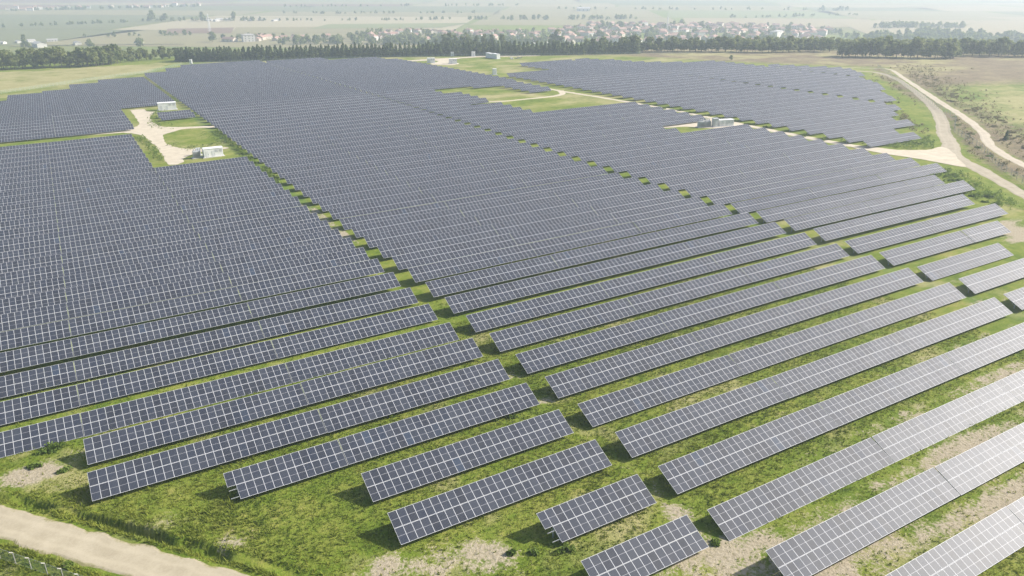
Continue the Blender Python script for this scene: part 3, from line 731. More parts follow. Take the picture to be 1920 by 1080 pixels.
# ------------------------------------------------------------------ leaves, bushes, trees
def leaf_quads(P, size, r, nrm=None, flat=.0):
    """one leaf-clump quad at each point, random facing"""
    n = len(P); d = r.normal(size=(n, 3)); 
    if nrm is not None: d = d*.7+nrm
    d[:, 2] += flat
    d /= np.linalg.norm(d, axis=1)[:, None]
    t = np.cross(d, r.normal(size=(n, 3))); t /= np.linalg.norm(t, axis=1)[:, None]+1e-9; b = np.cross(d, t)
    s = (size*r.uniform(.6, 1.35, n))[:, None]/2
    V = np.stack([P-t*s-b*s*.75, P+t*s*1.1-b*s*.35, P+t*s*.55+b*s, P-t*s*.8+b*s*.7], 1).reshape(-1, 3)
    return V, np.arange(n*4).reshape(n, 4)
def crown_points(kind, h, rad, n, r):
    if kind == 'conifer':
        t = r.random(n)**1.5; z = .12*h+t*.88*h; prof = rad*(1-t)**.75*(.75+.25*np.sin(t*34+r.uniform(0, 6)))
        a = r.uniform(0, 6.283, n); q = prof*np.sqrt(r.uniform(.35, 1, n))
        P = np.stack([q*np.cos(a), q*np.sin(a), z-q*.22], -1)
    else:
        k = 13 if kind == 'broad' else 11
        cs = []
        for i in range(k):
            a = r.uniform(0, 6.283); zz = r.uniform(.28, .86); q = rad*(.68 if zz < .7 else .38)*r.uniform(.35, 1)
            cs.append((q*math.cos(a), q*math.sin(a), zz*h, rad*r.uniform(.30, .50)))
        cs.append((0, 0, h*.84, rad*.42)); cs = np.array(cs)
        c = cs[r.integers(0, len(cs), n)]; d = r.normal(size=(n, 3)); d /= np.linalg.norm(d, axis=1)[:, None]
        P = c[:, :3]+d*(c[:, 3]*r.uniform(.55, 1.05, n))[:, None]*np.array([1, 1, .85])
    return P
def crown_mesh(kind, mat, h, rad, n, leaf, seed):
    r = np.random.default_rng(seed); P = crown_points(kind, h, rad, n, r); cen = np.array([0, 0, h*.5])
    out = P-cen; out /= np.linalg.norm(out, axis=1)[:, None]+1e-9
    V, fq = leaf_quads(P, leaf, r, out)
    ph = r.uniform(0, 9, 3); t = .5+.28*np.sin(P[:, 0]*1.1+ph[0])*np.cos(P[:, 1]*1.2+ph[1])+.22*np.sin(P[:, 2]*1.0+ph[2])+r.normal(0, .1, n)
    return np_mesh('crown', V, fq, mat, {'tint': ('FACE', 'FLOAT', np.clip(t, 0, 1))})
def trunk_mesh(h, rad, kind, seed):
    r = random.Random(seed); mb = MB(); tr = h*.022
    top = h*(.9 if kind == 'conifer' else .6); mb.cyl((0, 0, -.6), (0, 0, top*.5), tr, tr*.75, 6); mb.cyl((0, 0, top*.5), (0, 0, top), tr*.75, tr*.25, 6)
    for i in range(7):
        a = r.uniform(0, 6.283); z = h*r.uniform(.2, .6); q = rad*r.uniform(.45, .75)
        mb.cyl((0, 0, z), (q*math.cos(a), q*math.sin(a), z+(h*.15 if kind != 'conifer' else -.1)), tr*.4, tr*.12, 4)
    return mb.mesh('trunk', M['bark'])
KINDS = {'conifer': [], 'broad': [], 'pale': []}
for i in range(6):
    KINDS['conifer'].append((crown_mesh('conifer', M['conifer'], 10, 2.7, 420, 1.0, 40+i), trunk_mesh(10, 2.3, 'conifer', i)))
    KINDS['broad'].append((crown_mesh('broad', M['broad'], 12, 5.0, 520, 1.25, 60+i), trunk_mesh(12, 5, 'broad', i+9)))
for i in range(3):
    KINDS['pale'].append((crown_mesh('pale', M['pale'], 14, 4.2, 480, 1.15, 80+i), trunk_mesh(14, 4.2, 'broad', i+19)))
NAMES = {'conifer': 'conifer_tree', 'broad': 'broadleaf_tree', 'pale': 'poplar_tree'}
TR = random.Random(5)
def tree(kind, x, y, scale, label, group, wide=1.0):
    r = empty(NAMES[kind], (x, y, h1(x, y)-.1), TR.uniform(0, 6.28), label, 'tree', group)
    r.scale = (scale*wide*TR.uniform(.85, 1.15), scale*wide*TR.uniform(.85, 1.15), scale*TR.uniform(.88, 1.12))
    c, t = TR.choice(KINDS[kind])
    link(bpy.data.objects.new('crown', c), r); link(bpy.data.objects.new('trunk', t), r); return r
def along(pl, spacing, jitter, depth):
    pl = np.array(pl, float); seg = np.hypot(*np.diff(pl, axis=0).T); cum = np.r_[0, np.cumsum(seg)]; out = []
    for j, dd in enumerate(depth):
        d = TR.uniform(0, spacing)
        while d < cum[-1]:
            x = np.interp(d, cum, pl[:, 0]); y = np.interp(d, cum, pl[:, 1]); rr = math.hypot(x, y)
            o = dd+TR.uniform(-jitter, jitter); out.append((x*(1+o/rr), y*(1+o/rr), j)); d += spacing*TR.uniform(.75, 1.25)
    return out
for x, y, j in along([(-75,735),(-31,716),(4,709),(29,697),(50,708)], 6.5, 2.0, (2, 10, 19)):
    tree('broad', x, y, TR.uniform(.72, 1.3), 'rounded dark green tree in the belt beyond the yellow meadow', 'trees beyond the yellow meadow')
for x, y, j in along([(93,714),(138,688),(200,670),(250,652),(282,634),(356,580),(392,555)], 3.7, .9, (-15,)):
    tree('conifer', x, y, TR.uniform(.6, 1.2), 'dark conifer in the row directly behind the panel field', 'conifers behind the panel field')
for x, y, j in along([(392,556),(429,529),(466,505),(507,457),(536,446),(548,432)], 5.6, 1.8, (3, 11)):
    tree('broad', x, y, TR.uniform(.58, 1.15), 'bushy green tree in the belt behind the brown meadow', 'trees behind the brown meadow')
for x, y, j in along([(516,400),(545,366),(565,342),(574,346)], 5.0, 1.4, (4, 12)):
    tree('broad', x, y, TR.uniform(.7, 1.2), 'broad green tree in the isolated clump on the brown meadow', 'clump on the brown meadow')
for x, y, j in along([(585,352),(612,320),(650,285)], 5.5, 1.5, (10, 22)):
    tree('broad', x, y, TR.uniform(.65, 1.05), 'hazy green tree in the last stretch of the belt by the edge', 'last stretch of the tree belt')
for x, y, j in along([(318,690),(350,668),(372,652)], 8, 3, (40, 62)):
    tree('pale', x, y, TR.uniform(.85, 1.15), 'tall pale green tree rising behind the dark conifers', 'pale trees behind the conifers')
tree('pale', 523, 795, 2.0, 'large rounded yellow-green tree towering before the village houses', 'pale village trees', 1.25)
for i, (x, y, s, lab) in enumerate([(116,1216,1.35,'single round tree in the valley just beyond the shrubby gap'), (-20,1270,1.6,'tall slender tree beside white sheds in the left valley'),
        (57,1269,1.1,'lone small tree on the valley fields above the left belt'), (210,1883,1.9,'largest round tree of the distant hedge across the valley'), (235,1869,1.5,'round tree standing next after the largest in the distant hedge'),
        (303,1828,1.6,'bushy tree toward the end of the distant valley hedge'), (361,1793,1.5,'isolated tree after the end of the distant valley hedge'), (222,1282,1.4,'dark tree beside the long low barn in the valley')]):
    tree('broad' if i != 1 else 'pale', x, y, s, lab, None)
tree('broad', 436.5, 431, .34, 'small lone bush-like tree on brown meadow beyond the panel rows', None)
tree('conifer', 305, 157.5, .36, 'small dark conifer alone beside the pale outer track', None, 1.3)
for i, (x, y, s) in enumerate([(60,722,.6),(66,728,.7),(73,735,.8),(80,740,.75),(85,730,.55),(90,728,.65),(62,745,.95),(96,740,.8),(56,730,.8),(70,745,.9),(76,728,.5),(87,748,.95),(92,738,.75),(52,722,.9)]):
    tree('broad', x, y, s, 'low shrubby tree in the gap between leafy belt and conifers', 'shrubs in the belt gap')

# ------------------------------------------------------------------ woods and hedges too far to count
def mass(name, label, spots, kind, n, leaf, mat, cat):
    Vs, Fs, Ts = [], [], []; off = 0; r = np.random.default_rng(len(spots)+n)
    zs = H(np.array([s[0] for s in spots]), np.array([s[1] for s in spots]))
    for (x, y, h, rad), z in zip(spots, zs):
        P = crown_points(kind, h, rad, n, r); V, fq = leaf_quads(P, leaf*h/10, r, None)
        t = np.clip(r.uniform(.2, .8)+r.normal(0, .15, n), 0, 1)
        Vs.append(V+np.array([x, y, z-h*.12])); Fs.append(fq+off); Ts.append(t); off += len(V)
    o = link(bpy.data.objects.new(name, np_mesh(name, np.concatenate(Vs), np.concatenate(Fs), mat, {'tint': ('FACE', 'FLOAT', np.concatenate(Ts))})))
    return tag(o, label, cat, None, 'stuff')
def in_poly(poly, k, seed):
    r = random.Random(seed); P = np.array(poly); x0, y0 = P.min(0); x1, y1 = P.max(0); out = []
    while len(out) < k:
        xs_ = np.array([r.uniform(x0, x1) for _ in range(400)]); ys_ = np.array([r.uniform(y0, y1) for _ in range(400)])
        m = region(xs_, ys_, poly, .01) > .5
        out += list(zip(xs_[m], ys_[m]))
    return out[:k]
WR = random.Random(3)
mass('woodland', 'leafy trees closing the gap behind the brown meadow belt', [(x, y, WR.uniform(8, 13), WR.uniform(4, 6)) for x, y, j in along([(505,500),(545,465),(575,430),(590,395),(610,365),(640,330),(690,280)], 5.5, 4, (14, 28, 42))], 'broad', 170, 1.7, M['broad'], 'wood')
mass('woodland', 'second dense rank of evergreens standing behind the front conifer row', [(x, y, WR.uniform(9.5, 12.5), WR.uniform(3, 4.2)) for x, y, j in along([(93,714),(138,688),(200,670),(250,652),(282,634),(356,580),(392,555),(429,529)], 3.6, 1.5, (-9, -2))], 'conifer', 220, 1.1, M['conifer'], 'wood')
mass('woodland', 'hazy blue-green wood along the foot of the plain beyond the belt', [(x, y, WR.uniform(11, 17), WR.uniform(5, 7)) for x, y in in_poly([(1050,775),(1010,560),(1090,540),(1240,560),(1330,690),(1290,830),(1160,830)], 260, 1)], 'broad', 110, 2.0, M['broad'], 'wood')
mass('woodland', 'dark wood among the first village houses behind the conifers', [(x, y, WR.uniform(9, 15), WR.uniform(4.5, 6.5)) for x, y in in_poly([(290,1180),(395,1120),(520,1050),(620,960),(650,1010),(560,1110),(430,1190),(310,1235)], 120, 2)], 'broad', 110, 1.9, M['broad'], 'wood')
mass('woodland', 'dark copse on the open plain above the right end of the belt', [(x, y, WR.uniform(9, 14), WR.uniform(5, 7)) for x, y in in_poly([(1330,965),(1385,935),(1480,880),(1500,905),(1400,985)], 50, 3)], 'broad', 110, 1.9, M['broad'], 'wood')
hs = []
for a, b, nn, hh in [((-60,1830),(190,1880),34,7),((200,1890),(420,1770),26,9),((420,1770),(700,1640),26,6),((700,1640),(900,1560),24,8),((-60,2540),(420,2580),60,9),((880,1540),(1150,1420),40,10),((520,2050),(1000,1800),36,7),((1350,1340),(1700,1280),26,8),((1040,1010),(1120,930),14,9),((1230,1000),(1080,800),26,9),((60,1480),(220,1440),14,8),((240,1335),(330,1300),14,9),((600,2450),(1300,2150),40,8),((1250,1900),(1800,1500),36,8),((1800,1480),(1860,1440),10,12)]:
    for i in range(nn):
        t = WR.random(); hs.append((a[0]+(b[0]-a[0])*t+WR.uniform(-10, 10), a[1]+(b[1]-a[1])*t+WR.uniform(-12, 12), hh*WR.uniform(.6, 1.3), hh*.5*WR.uniform(.7, 1.3)))
mass('hedgerow', 'broken hedges and small copses dividing the fields of the plain', hs, 'broad', 90, 2.0, M['broad'], 'hedges')

# ------------------------------------------------------------------ village
def house_parts(w, d, h, rh, hip):
    a = MB(); a.box(-w/2, w/2, -d/2, d/2, -1.0, h)
    if not hip:
        a.face([(-w/2,-d/2,h),(-w/2,0,h+rh),(-w/2,d/2,h)]); a.face([(w/2,d/2,h),(w/2,0,h+rh),(w/2,-d/2,h)])
    wn = MB()
    for sgn in (-1, 1):
        for fl in range(max(1, int(h/2.8))):
            for q in (-.3, 0, .3):
                y0 = sgn*(d/2+.03); z0 = .9+fl*2.8; wn.box(q*w-.5, q*w+.5, min(y0, y0-sgn*.02), max(y0, y0-sgn*.02), z0, z0+1.3)
    o = .45; e = (w/2 if not hip else w/2-d*.38)
    r = MB(); L, D = w/2+o, d/2+o; zb = h-.15; e2 = e+o if not hip else e
    r.face([(-L,-D,zb),(L,-D,zb),(e2,0,h+rh+.12),(-e2,0,h+rh+.12)]); r.face([(L,D,zb),(-L,D,zb),(-e2,0,h+rh+.12),(e2,0,h+rh+.12)])
    if hip: r.face([(L,-D,zb),(L,D,zb),(e2,0,h+rh+.12)]); r.face([(-L,D,zb),(-L,-D,zb),(-e2,0,h+rh+.12)])
    ch = MB(); ch.box(w*.18, w*.18+.7, .3, 1.0, h+rh*.4, h+rh+1.0)
    return a, wn, r, ch
HOUSE = {}
VR = random.Random(21)
def house(x, y, style, label, group, s=1.0):
    if style not in HOUSE:
        spec = {'cream_gable': (11, 8.5, 4.2, 2.2, False, 'wall1', 'roof'), 'white_hip': (11, 10, 6.2, 2.1, True, 'wall2', 'roof'), 'low_barn': (20, 8, 3.2, 2.0, False, 'wall1', 'roof'), 'block': (16, 11, 9.0, 1.2, True, 'wall2', 'roof2'), 'shed': (15, 9, 3.4, 1.2, False, 'wall2', 'roof2')}[style]
        a, wn, r, ch = house_parts(*spec[:5]); HOUSE[style] = (a.mesh('wall', M[spec[5]]), wn.mesh('window', M['window']), r.mesh('roof', M[spec[6]]), ch.mesh('chimney', M['wall1']))
    a, wn, r, ch = HOUSE[style]
    h = empty('village_house' if style not in ('low_barn', 'shed') else 'farm_shed', (x, y, h1(x, y)), VR.choice((0, .5, 1.57, 2.0, .9, 2.6))+VR.uniform(-.2, .2), label, 'house' if style not in ('low_barn', 'shed') else 'shed', group)
    h.scale = (s*VR.uniform(.85, 1.2), s*VR.uniform(.85, 1.2), s*VR.uniform(.9, 1.15))
    link(bpy.data.objects.new('wall', a), h); link(bpy.data.objects.new('window', wn), h); ro = link(bpy.data.objects.new('roof', r), h)
    if style in ('cream_gable', 'white_hip'): link(bpy.data.objects.new('chimney', ch), ro)
    return h
placed = []
def spread(poly, k, seed, dmin):
    out = []
    for x, y in in_poly(poly, k*12, seed):
        if all((x-a)**2+(y-b)**2 > dmin*dmin for a, b in placed): placed.append((x, y)); out.append((x, y))
        if len(out) >= k: break
    return out
LAB = {'cream_gable': 'cream house with gabled terracotta roof', 'white_hip': 'white two-storey house with hipped terracotta roof'}
main_poly = [(650,990),(820,870),(990,810),(1190,940),(1250,1090),(1120,1180),(930,1290),(760,1200)]
for x, y in spread(main_poly, 175, 11, 14.5):
    st = VR.choice(('cream_gable', 'white_hip', 'white_hip', 'cream_gable', 'cream_gable')); house(x, y, st, LAB[st]+' in the hazy main village', 'main village houses', 1.15)
for x, y in spread([(400,1180),(640,1000),(760,1210),(520,1330)], 62, 12, 18):
    st = VR.choice(('cream_gable', 'white_hip', 'cream_gable')); house(x, y, st, LAB[st]+' at the thinner end of the village', 'houses at the village end')
for x, y in spread([(262,1270),(420,1200),(440,1260),(290,1330)], 13, 13, 20):
    house(x, y, 'cream_gable', 'cream gabled house by the dark wood behind the conifers', 'houses by the wood')
house(271, 1262, 'block', 'large white flat-roofed villa alone at the edge of the wood', None, 1.0)
house(246, 1275, 'low_barn', 'long low red-roofed barn beside the dark valley tree', None, 1.2)
house(1010, 905, 'block', 'white apartment block at the village end nearest the plain', None, 1.25)
house(1040, 868, 'low_barn', 'long red-roofed hall among trees at the last houses', None, 1.5)
for x, y in ((-52,1405),(-30,1412),(-14,1420),(14,1416)):
    house(x, y, 'shed', 'white shed in the small group in the left valley', 'white valley sheds', .8)
house(-4, 1322, 'shed', 'long white greenhouse-like shed behind the leafy belt', None, 1.6)
house(44, 1330, 'shed', 'low white shed on the pale strip behind the leafy belt', None, 1.1)
house(124, 1318, 'shed', 'tiny white shed by the roadside tree row in the valley', None, .7)
house(1250, 1780, 'shed', 'long bright white hall on the plain beyond the village', None, 2.4)
for x, y in spread([(-110,2540),(420,2540),(440,2680),(-110,2700)], 26, 14, 24):
    house(x, y, VR.choice(('white_hip', 'cream_gable', 'cream_gable')), 'pale building in the distant town at the top of the valley', 'distant town buildings', 1.2)
for x, y in spread([(300,1815),(450,1745),(470,1775),(330,1850)], 9, 15, 18):
    house(x, y, 'shed', 'pale low shed in the row behind the distant hedge', 'sheds behind the distant hedge', .9)
for x, y in spread([(p[0], p[1]) for p in main_poly], 45, 16, 8.5):
    tree('broad', x, y, VR.uniform(.6, 1.3), 'green garden tree standing among the village houses', 'village trees')
gv = spread(main_poly, 190, 19, 7)+spread([(330,1180),(640,950),(760,1180),(500,1340)], 170, 17, 8)
mass('woodland', 'garden trees crowding between the houses of the hazy village', [(x, y, VR.uniform(6, 12), VR.uniform(3, 5.5)) for x, y in gv], 'broad', 120, 1.7, M['broad'], 'trees')
for x, y in spread([(800,850),(930,790),(1000,830),(880,900)], 14, 18, 10):
    tree(VR.choice(('broad', 'broad', 'pale')), x, y, VR.uniform(.8, 1.2), 'tree before the front line of village houses', 'trees before the village')
# a lattice mast in the valley and two by the village
def mast(x, y, h, label):
    r = empty('lattice_mast', (x, y, h1(x, y)), .4, label, 'mast'); mb = MB(); w0, w1 = h*.06, h*.015
    lev = 9
    for i in range(4):
        sx, sy = ((-1,-1),(1,-1),(1,1),(-1,1))[i]; mb.bar((sx*w0, sy*w0, -.5), (sx*w1, sy*w1, h), .28)
        tx_, ty_ = ((-1,-1),(1,-1),(1,1),(-1,1))[(i+1) % 4]
        for q in range(lev):
            t0, t1 = q/lev, (q+1)/lev; wa, wb = w0+(w1-w0)*t0, w0+(w1-w0)*t1; mb.bar((sx*wa, sy*wa, h*t0), (tx_*wb, ty_*wb, h*t1), .14)
    mb.build('lattice', M['steel'], r)
    for q in (.78, .92):
        c = MB(); c.bar((-h*.1, 0, h*q), (h*.1, 0, h*q), .3); c.build('cross_arm', M['steel'], r)
mast(258, 1500, 30, 'pale lattice mast standing before the ploughed brown field')
mast(940, 1085, 26, 'pale lattice mast rising over the village trees')

# ------------------------------------------------------------------ fields of the plain
def field_mat(name, c):
    return make_road_mat(name, tuple(q*.82 for q in c), tuple(q*1.15 for q in c))
FM = [field_mat(nm, c) for nm, c in (('stubble', (.30, .25, .15)), ('pale_green_crop', (.20, .215, .10)), ('dark_green_crop', (.165, .17, .09)), ('ploughed_soil', (.20, .135, .10)), ('dry_grass', (.25, .22, .12)), ('straw', (.36, .31, .20)), ('grey_green_meadow', (.16, .17, .095)))]
BR = random.Random(17); cells_ = []
def bsp(u0, u1, v0, v1, dep):
    du, dv = u1-u0, v1-v0
    if dep == 0 or (du < 420 and dv < 150): cells_.append((u0, u1, v0, v1)); return
    if du*.42 > dv: q = BR.uniform(.35, .65)*du+u0; bsp(u0, q, v0, v1, dep-1); bsp(q, u1, v0, v1, dep-1)
    else: q = BR.uniform(.35, .65)*dv+v0; bsp(u0, u1, v0, q, dep-1); bsp(u0, u1, q, v1, dep-1)
bsp(-3200, 3200, 1090, 5200, 8)
ca_, sa_ = math.cos(-.62), math.sin(-.62)
def uvw(u, v): return (u*ca_-v*sa_, u*sa_+v*ca_)
fb = MB()
for u0_, u1_, v0, v1 in cells_:
    g = 3; sk = BR.uniform(-.12, .12)*(v1-v0); cr = [uvw(u0_+g, v0+g), uvw(u1_-g, v0+g), uvw(u1_-g+sk, v1-g), uvw(u0_+g+sk, v1-g)]
    if min(math.hypot(*c) for c in cr) < 1100: continue
    mx, my = np.mean(cr, axis=0)
    if region(np.array([mx]), np.array([my]), main_poly, .01)[0] > .5: continue
    fb.face([(x, y, VALLEY+.3) for x, y in cr], BR.choice((0, 0, 1, 2, 3, 3, 4, 4, 5, 6)))
tag(fb.build('farm_fields', FM), kind='structure')
f2 = MB()
f2.face([(185,1500,VALLEY+.6),(283,1445,VALLEY+.6),(318,1590,VALLEY+.6),(205,1618,VALLEY+.6)], 3)
f2.face([(283,1440,VALLEY+.6),(560,1330,VALLEY+.6),(640,1450,VALLEY+.6),(322,1592,VALLEY+.6)], 4)
f2.face([(430,1480,VALLEY+.9),(650,1385,VALLEY+.9),(760,1480,VALLEY+.9),(500,1590,VALLEY+.9)], 1)
f2.face([(1200,880,VALLEY+.6),(1500,700,VALLEY+.6),(1800,900,VALLEY+.6),(1480,1180,VALLEY+.6)], 0)
tag(f2.build('farm_fields', FM), kind='structure')
tb = MB()
for pl, wd in (([(1130,770),(1260,835),(1400,885),(1620,950)], 6), ([(330,1960),(420,1900),(620,1780)], 6), ([(-120,1760),(190,1730)], 5), ([(-40,1350),(60,1320),(180,1262)], 10), ([(1900,1420),(2200,1480),(2600,1500)], 8), ([(700,1900),(1150,1650)], 6)):
    c = smooth_line(pl, 20)
    for p, q in zip(c[:-1], c[1:]):
        d = (q-p)/np.hypot(*(q-p)); nn = np.array([-d[1], d[0]])*wd/2
        z = [float(HG(*(pp)))+1.2 for pp in (p+nn, p-nn, q-nn, q+nn)]
        tb.face([(*(p+nn), z[0]), (*(p-nn), z[1]), (*(q-nn), z[2]), (*(q+nn), z[3])][::-1])
tag(tb.build('farm_tracks', M['sand']), kind='structure')

# ------------------------------------------------------------------ grass and weeds of the foreground
def tufts(n, xr, yr, hmul, seed, dens=None, spots=None, tint_off=0.0):
    r = np.random.default_rng(seed)
    if spots is None: x = r.uniform(*xr, n); y = r.uniform(*yr, n)
    else: x, y = spots
    keep = np.ones(len(x), bool)
    pr, _ = project(np.stack([x, y, np.zeros_like(x)], -1)); keep &= (pr[:, 0] > -60) & (pr[:, 0] < 1980) & (pr[:, 1] < 1130)
    for c, hw in ROADS[:1]:
        keep &= seg_dist(x, y, c[::4]) > hw-.15*r.random(len(x))
    dd = seg_dist(x, y, DITCH); sgd = np.sign((x+22)*.755+(y-110.5)*.655)*dd; keep &= ~((sgd > -.6) & (sgd < .1))
    b = bare_amount(x, y); keep &= r.random(len(x)) > np.clip(b*2.0-.2, 0, .90)
    if dens is not None: keep &= r.random(len(x)) < dens(x, y)
    x, y, b = x[keep], y[keep], b[keep]; m = len(x); z = HG(x, y)-.03; k = 6
    a = r.uniform(0, 6.283, (m, k)); hgt = (r.gamma(4, .034, m)*hmul*(.6+.9*fbm(x, y, 9, 3)))[:, None]*r.uniform(.55, 1.2, (m, k)); lean = hgt*r.uniform(.3, 1.1, (m, k)); wd = r.uniform(.035, .08, (m, k))
    bx = x[:, None]+r.normal(0, .09, (m, k)); by = y[:, None]+r.normal(0, .09, (m, k)); px, py = -np.sin(a)*wd, np.cos(a)*wd
    V = np.stack([np.stack([bx-px, by-py, np.broadcast_to(z[:, None], bx.shape)], -1), np.stack([bx+px, by+py, np.broadcast_to(z[:, None], bx.shape)], -1), np.stack([bx+np.cos(a)*lean, by+np.sin(a)*lean, z[:, None]+hgt], -1)], 2).reshape(-1, 3)
    t = np.clip(1.1*(fbm(x, y, 6, 4)-.5)+.5*(fbm(x+91, y, 1.3, 2)-.5)+.46+.25*b+tint_off, 0, 1); t = np.clip(t[:, None]+r.normal(0, .10, (m, k)), 0, 1)
    return V, np.arange(len(V)).reshape(-1, 3), t.ravel()
parts = [tufts(170000, (-22, 135), (26, 118), 1.0, 1), tufts(15000, (-16, 110), (55, 130), 1.7, 2)]
# taller dry weeds along both edges of the near track and in the ditch
c = ROADS[0][0]; tt = np.gradient(c, axis=0); tt /= np.hypot(tt[:, 0], tt[:, 1])[:, None]; nn = np.stack([-tt[:, 1], tt[:, 0]], -1)
r = np.random.default_rng(8); idx = r.integers(0, len(c), 9000); sd_ = np.where(r.random(9000) < .5, -1, 1); off = 2.5+r.gamma(1.6, .75, 9000)
ex, ey = (c[idx]+nn[idx]*(sd_*off)[:, None]+r.normal(0, .3, (9000, 2))).T
parts.append(tufts(0, None, None, 2.0, 3, None, (ex, ey), .30))
parts.append(tufts(0, None, None, 1.9, 4, lambda x, y: (fbm(x, y, 4, 2) > .46)*1.0, (r.uniform(-24, 12, 9000), r.uniform(66, 100, 9000)), .12))
V = []; Fq_ = []; T = []; o = 0
for v, f, t in parts: V.append(v); Fq_.append(f+o); T.append(t); o += len(v)
gr = link(bpy.data.objects.new('grass', np_mesh('grass', np.concatenate(V), np.concatenate(Fq_), M['tuft'], {'tint': ('FACE', 'FLOAT', np.concatenate(T))}, None, 3)))
tag(gr, 'green and yellowish grass growing between the rows and along the track', 'grass', None, 'stuff')
def bush(x, y, rad, h, label, group=None, seed=0, mat='bush', name='bush'):
    r = np.random.default_rng(seed+500); n = int(260*max(1, rad)); P = []
    for i in range(7):
        a = r.uniform(0, 6.28); q = rad*r.uniform(0, .7); cx, cy = q*math.cos(a)*1.5, q*math.sin(a); m = n//7
        d = r.normal(size=(m, 3)); d /= np.linalg.norm(d, axis=1)[:, None]; d[:, 2] = np.abs(d[:, 2])
        P.append(np.array([cx, cy, 0])+d*r.uniform(.4, 1, (m, 1))*np.array([rad*.5, rad*.5, h*r.uniform(.6, 1)]))
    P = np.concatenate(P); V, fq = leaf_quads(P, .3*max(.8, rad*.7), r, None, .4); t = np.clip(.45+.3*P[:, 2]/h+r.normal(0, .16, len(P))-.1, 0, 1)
    b = empty(name, (x, y, h1(x, y)), 0, label, 'bush', group)
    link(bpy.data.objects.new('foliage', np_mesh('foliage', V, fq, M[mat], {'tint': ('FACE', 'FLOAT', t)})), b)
    st = MB(); rr = random.Random(seed)
    for i in range(5):
        a = rr.uniform(0, 6.28); st.cyl((0, 0, -.1), (math.cos(a)*rad*.5, math.sin(a)*rad*.4, h*.6), .03, .015, 4)
    st.build('stem', M['bark'], b); return b
for i, (x, y, rad, h, lab) in enumerate([(-9.3,110.2,1.5,1.1,'lush green bush growing under the low edge of a table, leftmost aisle'), (-11.8,106.6,.9,.6,'low round bush on the bare patch beside the leftmost tables'), (-8.2,103.4,.9,.6,'leafy low bush in the shadow beside a table end'),
        (34.6,59.8,.7,.6,'pale leafy bush on bare soil below the missing module, outer one'), (36.6,58.6,.7,.55,'pale leafy bush on bare soil below the missing module, middle one'), (40.1,57.2,1.0,.75,'bright green bush under the shortest tables, beside bare soil'),
        (55.6,49.6,.7,.6,'round bush in the main corridor next to the foremost table end'), (34.2,94.0,1.2,.9,'dense green bush in the aisle before the fourth row'), (46.6,85.3,1.3,.9,'tall green weeds by the corridor end of an aisle, wider clump'), (49.0,84.7,1.0,.8,'tall green weeds by the corridor end of an aisle, smaller clump'), (41.4,86.6,1.1,.6,'low spreading weeds against the lower edge of a table'),
        (-8.6,83.2,.8,.5,'green weed clump growing on the near dirt track verge')]):
    bush(x, y, rad, h, lab, None, i)
# scrub between perimeter road and outer track, and along the road verges
kk = 0
SR = np.random.default_rng(33)
def band(pl, k, spread_):
    pl = np.array(pl, float); seg = np.hypot(*np.diff(pl, axis=0).T); cum = np.r_[0, np.cumsum(seg)]; d = SR.uniform(0, cum[-1], k)
    nz = SR.normal(0, 1, (k, 2))*spread_
    o = [(np.interp(q, cum, pl[:, 0])+a, np.interp(q, cum, pl[:, 1])+b_, 0) for q, (a, b_) in zip(d, nz)]
    free = np.ones(len(o), bool); xs_ = np.array([q[0] for q in o]); ys_ = np.array([q[1] for q in o])
    for c, hw in ROADS:
        if hw > 0: free &= seg_dist(xs_, ys_, c[::3]) > hw+1.6
    return [q for q, f in zip(o, free) if f]
for x, y, j in band([(420,282),(372,236),(336,203),(312,180),(302,165),(276,145),(259,122),(246,104)], 55, 1.7):
    kk += 1; bush(x, y, TR.uniform(.5, 1.7), TR.uniform(.3, .65), 'scrubby green bush on the verge between perimeter road and outer track', 'scrub between the roads', 40+kk)
for x, y, j in band([(450,286),(395,236),(352,196),(326,168),(304,146),(290,130),(280,112)], 60, 3.2):
    kk += 1; bush(x, y, TR.uniform(.5, 1.9), TR.uniform(.3, .75), 'brownish scrub bush on the meadow side of the outer track', 'scrub beside the meadow', 40+kk, 'scrub')
for x, y, j in along([(248,300),(249,262),(250,235),(249.5,212),(250,190)], 8.9, 1.0, (0,)):
    kk += 1; bush(x-2, y, TR.uniform(.9, 1.6), TR.uniform(.6, 1.1), 'green bush at the row ends along the sandy road', 'bushes along the sandy road', 40+kk)
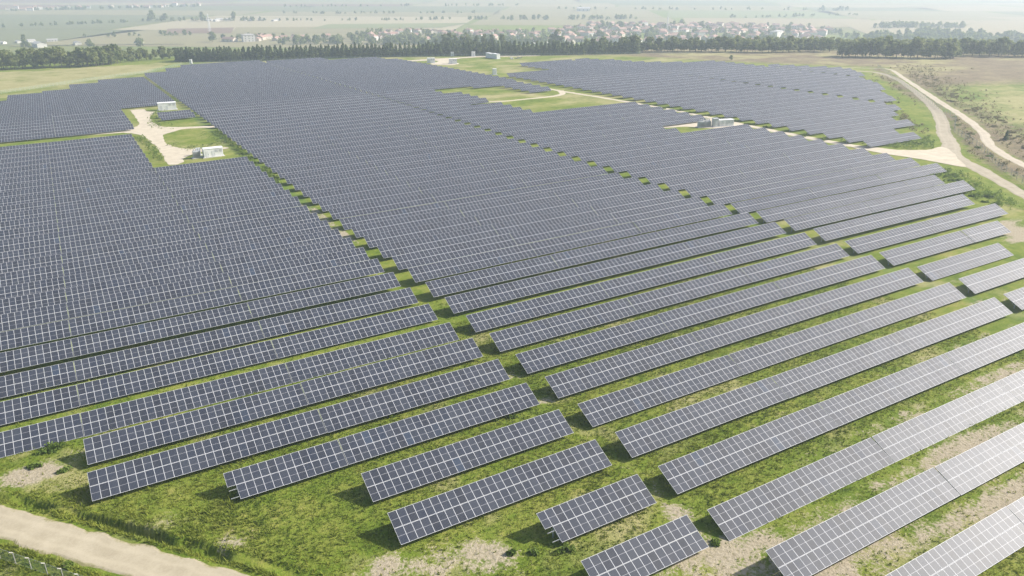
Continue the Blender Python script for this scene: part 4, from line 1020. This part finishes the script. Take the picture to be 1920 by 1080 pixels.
for x, y, j in along([(243,142),(232,128),(221,112)], 5, 2, (-4, -8)):
    kk += 1; bush(x, y, TR.uniform(1.0, 1.9), TR.uniform(.6, 1.2), 'green bush in the grass inside the bend of the perimeter road', 'bushes inside the bend', 40+kk)

def scatter(pl, k, sp, h0, h1_):
    return [(x, y, SR.uniform(h0, h1_)*1.6, SR.uniform(.5, 1.5)) for x, y, j in band(pl, k, sp)]
BANDL = [(440,306),(409,276),(360,222),(326,190),(303,170),(275,146),(254,122),(238,92),(222,64)]
MEAD = [(500,330),(450,286),(395,236),(352,196),(326,168),(304,146),(290,130),(280,112)]
mass('undergrowth', 'olive brown scrub and rank weeds along the roads and meadow edge', scatter(BANDL, 650, 3.6, .3, .8)+scatter(MEAD, 1100, 9.0, .3, .8)+scatter([(420,310),(372,262),(330,225),(296,185),(283,172)], 260, 2.6, .3, .8), 'broad', 16, 3.2, M['scrub'], 'scrub')
mass('undergrowth', 'dark green weeds at row ends and around the gravel yards', scatter([(246.5,320),(248,282),(248.5,246),(249.5,205),(252,182)], 330, 1.0, .3, .7)+scatter([(255,176),(270,166),(285,172)], 260, 3.4, .3, .8)+scatter([(240,140),(228,124),(218,108)], 240, 4.0, .3, .8)+scatter([(40,366),(37,392),(44,424)], 70, 2.0, .3, .7)+scatter([(36,330),(40,314),(52,318),(54,345)], 90, 2.2, .3, .6)+scatter([(27,352),(28.5,320),(28,296)], 110, 1.0, .3, .8)+scatter([(56,345),(56,310),(55.5,270),(55.5,240)], 260, .8, .3, .8), 'broad', 16, 3.0, M['bush'], 'weeds')

# ------------------------------------------------------------------ haze
hz = MB(); hz.box(-9200, 9200, -9200, 9200, -42.5, 66.0)
m = bpy.data.materials.new('haze_air'); m.use_nodes = True; n = m.node_tree; n.nodes.remove(n.nodes['Principled BSDF'])
pv = n.nodes.new('ShaderNodeVolumePrincipled'); pv.inputs['Color'].default_value = (.71, .82, .95, 1); pv.inputs['Density'].default_value = HAZE_DENSITY
pv.inputs['Anisotropy'].default_value = .22
n.links.new(pv.outputs[0], n.nodes['Material Output'].inputs['Volume'])
tag(hz.build('haze', m), 'pale haze thickening over the distant plain', 'haze', None, 'stuff')
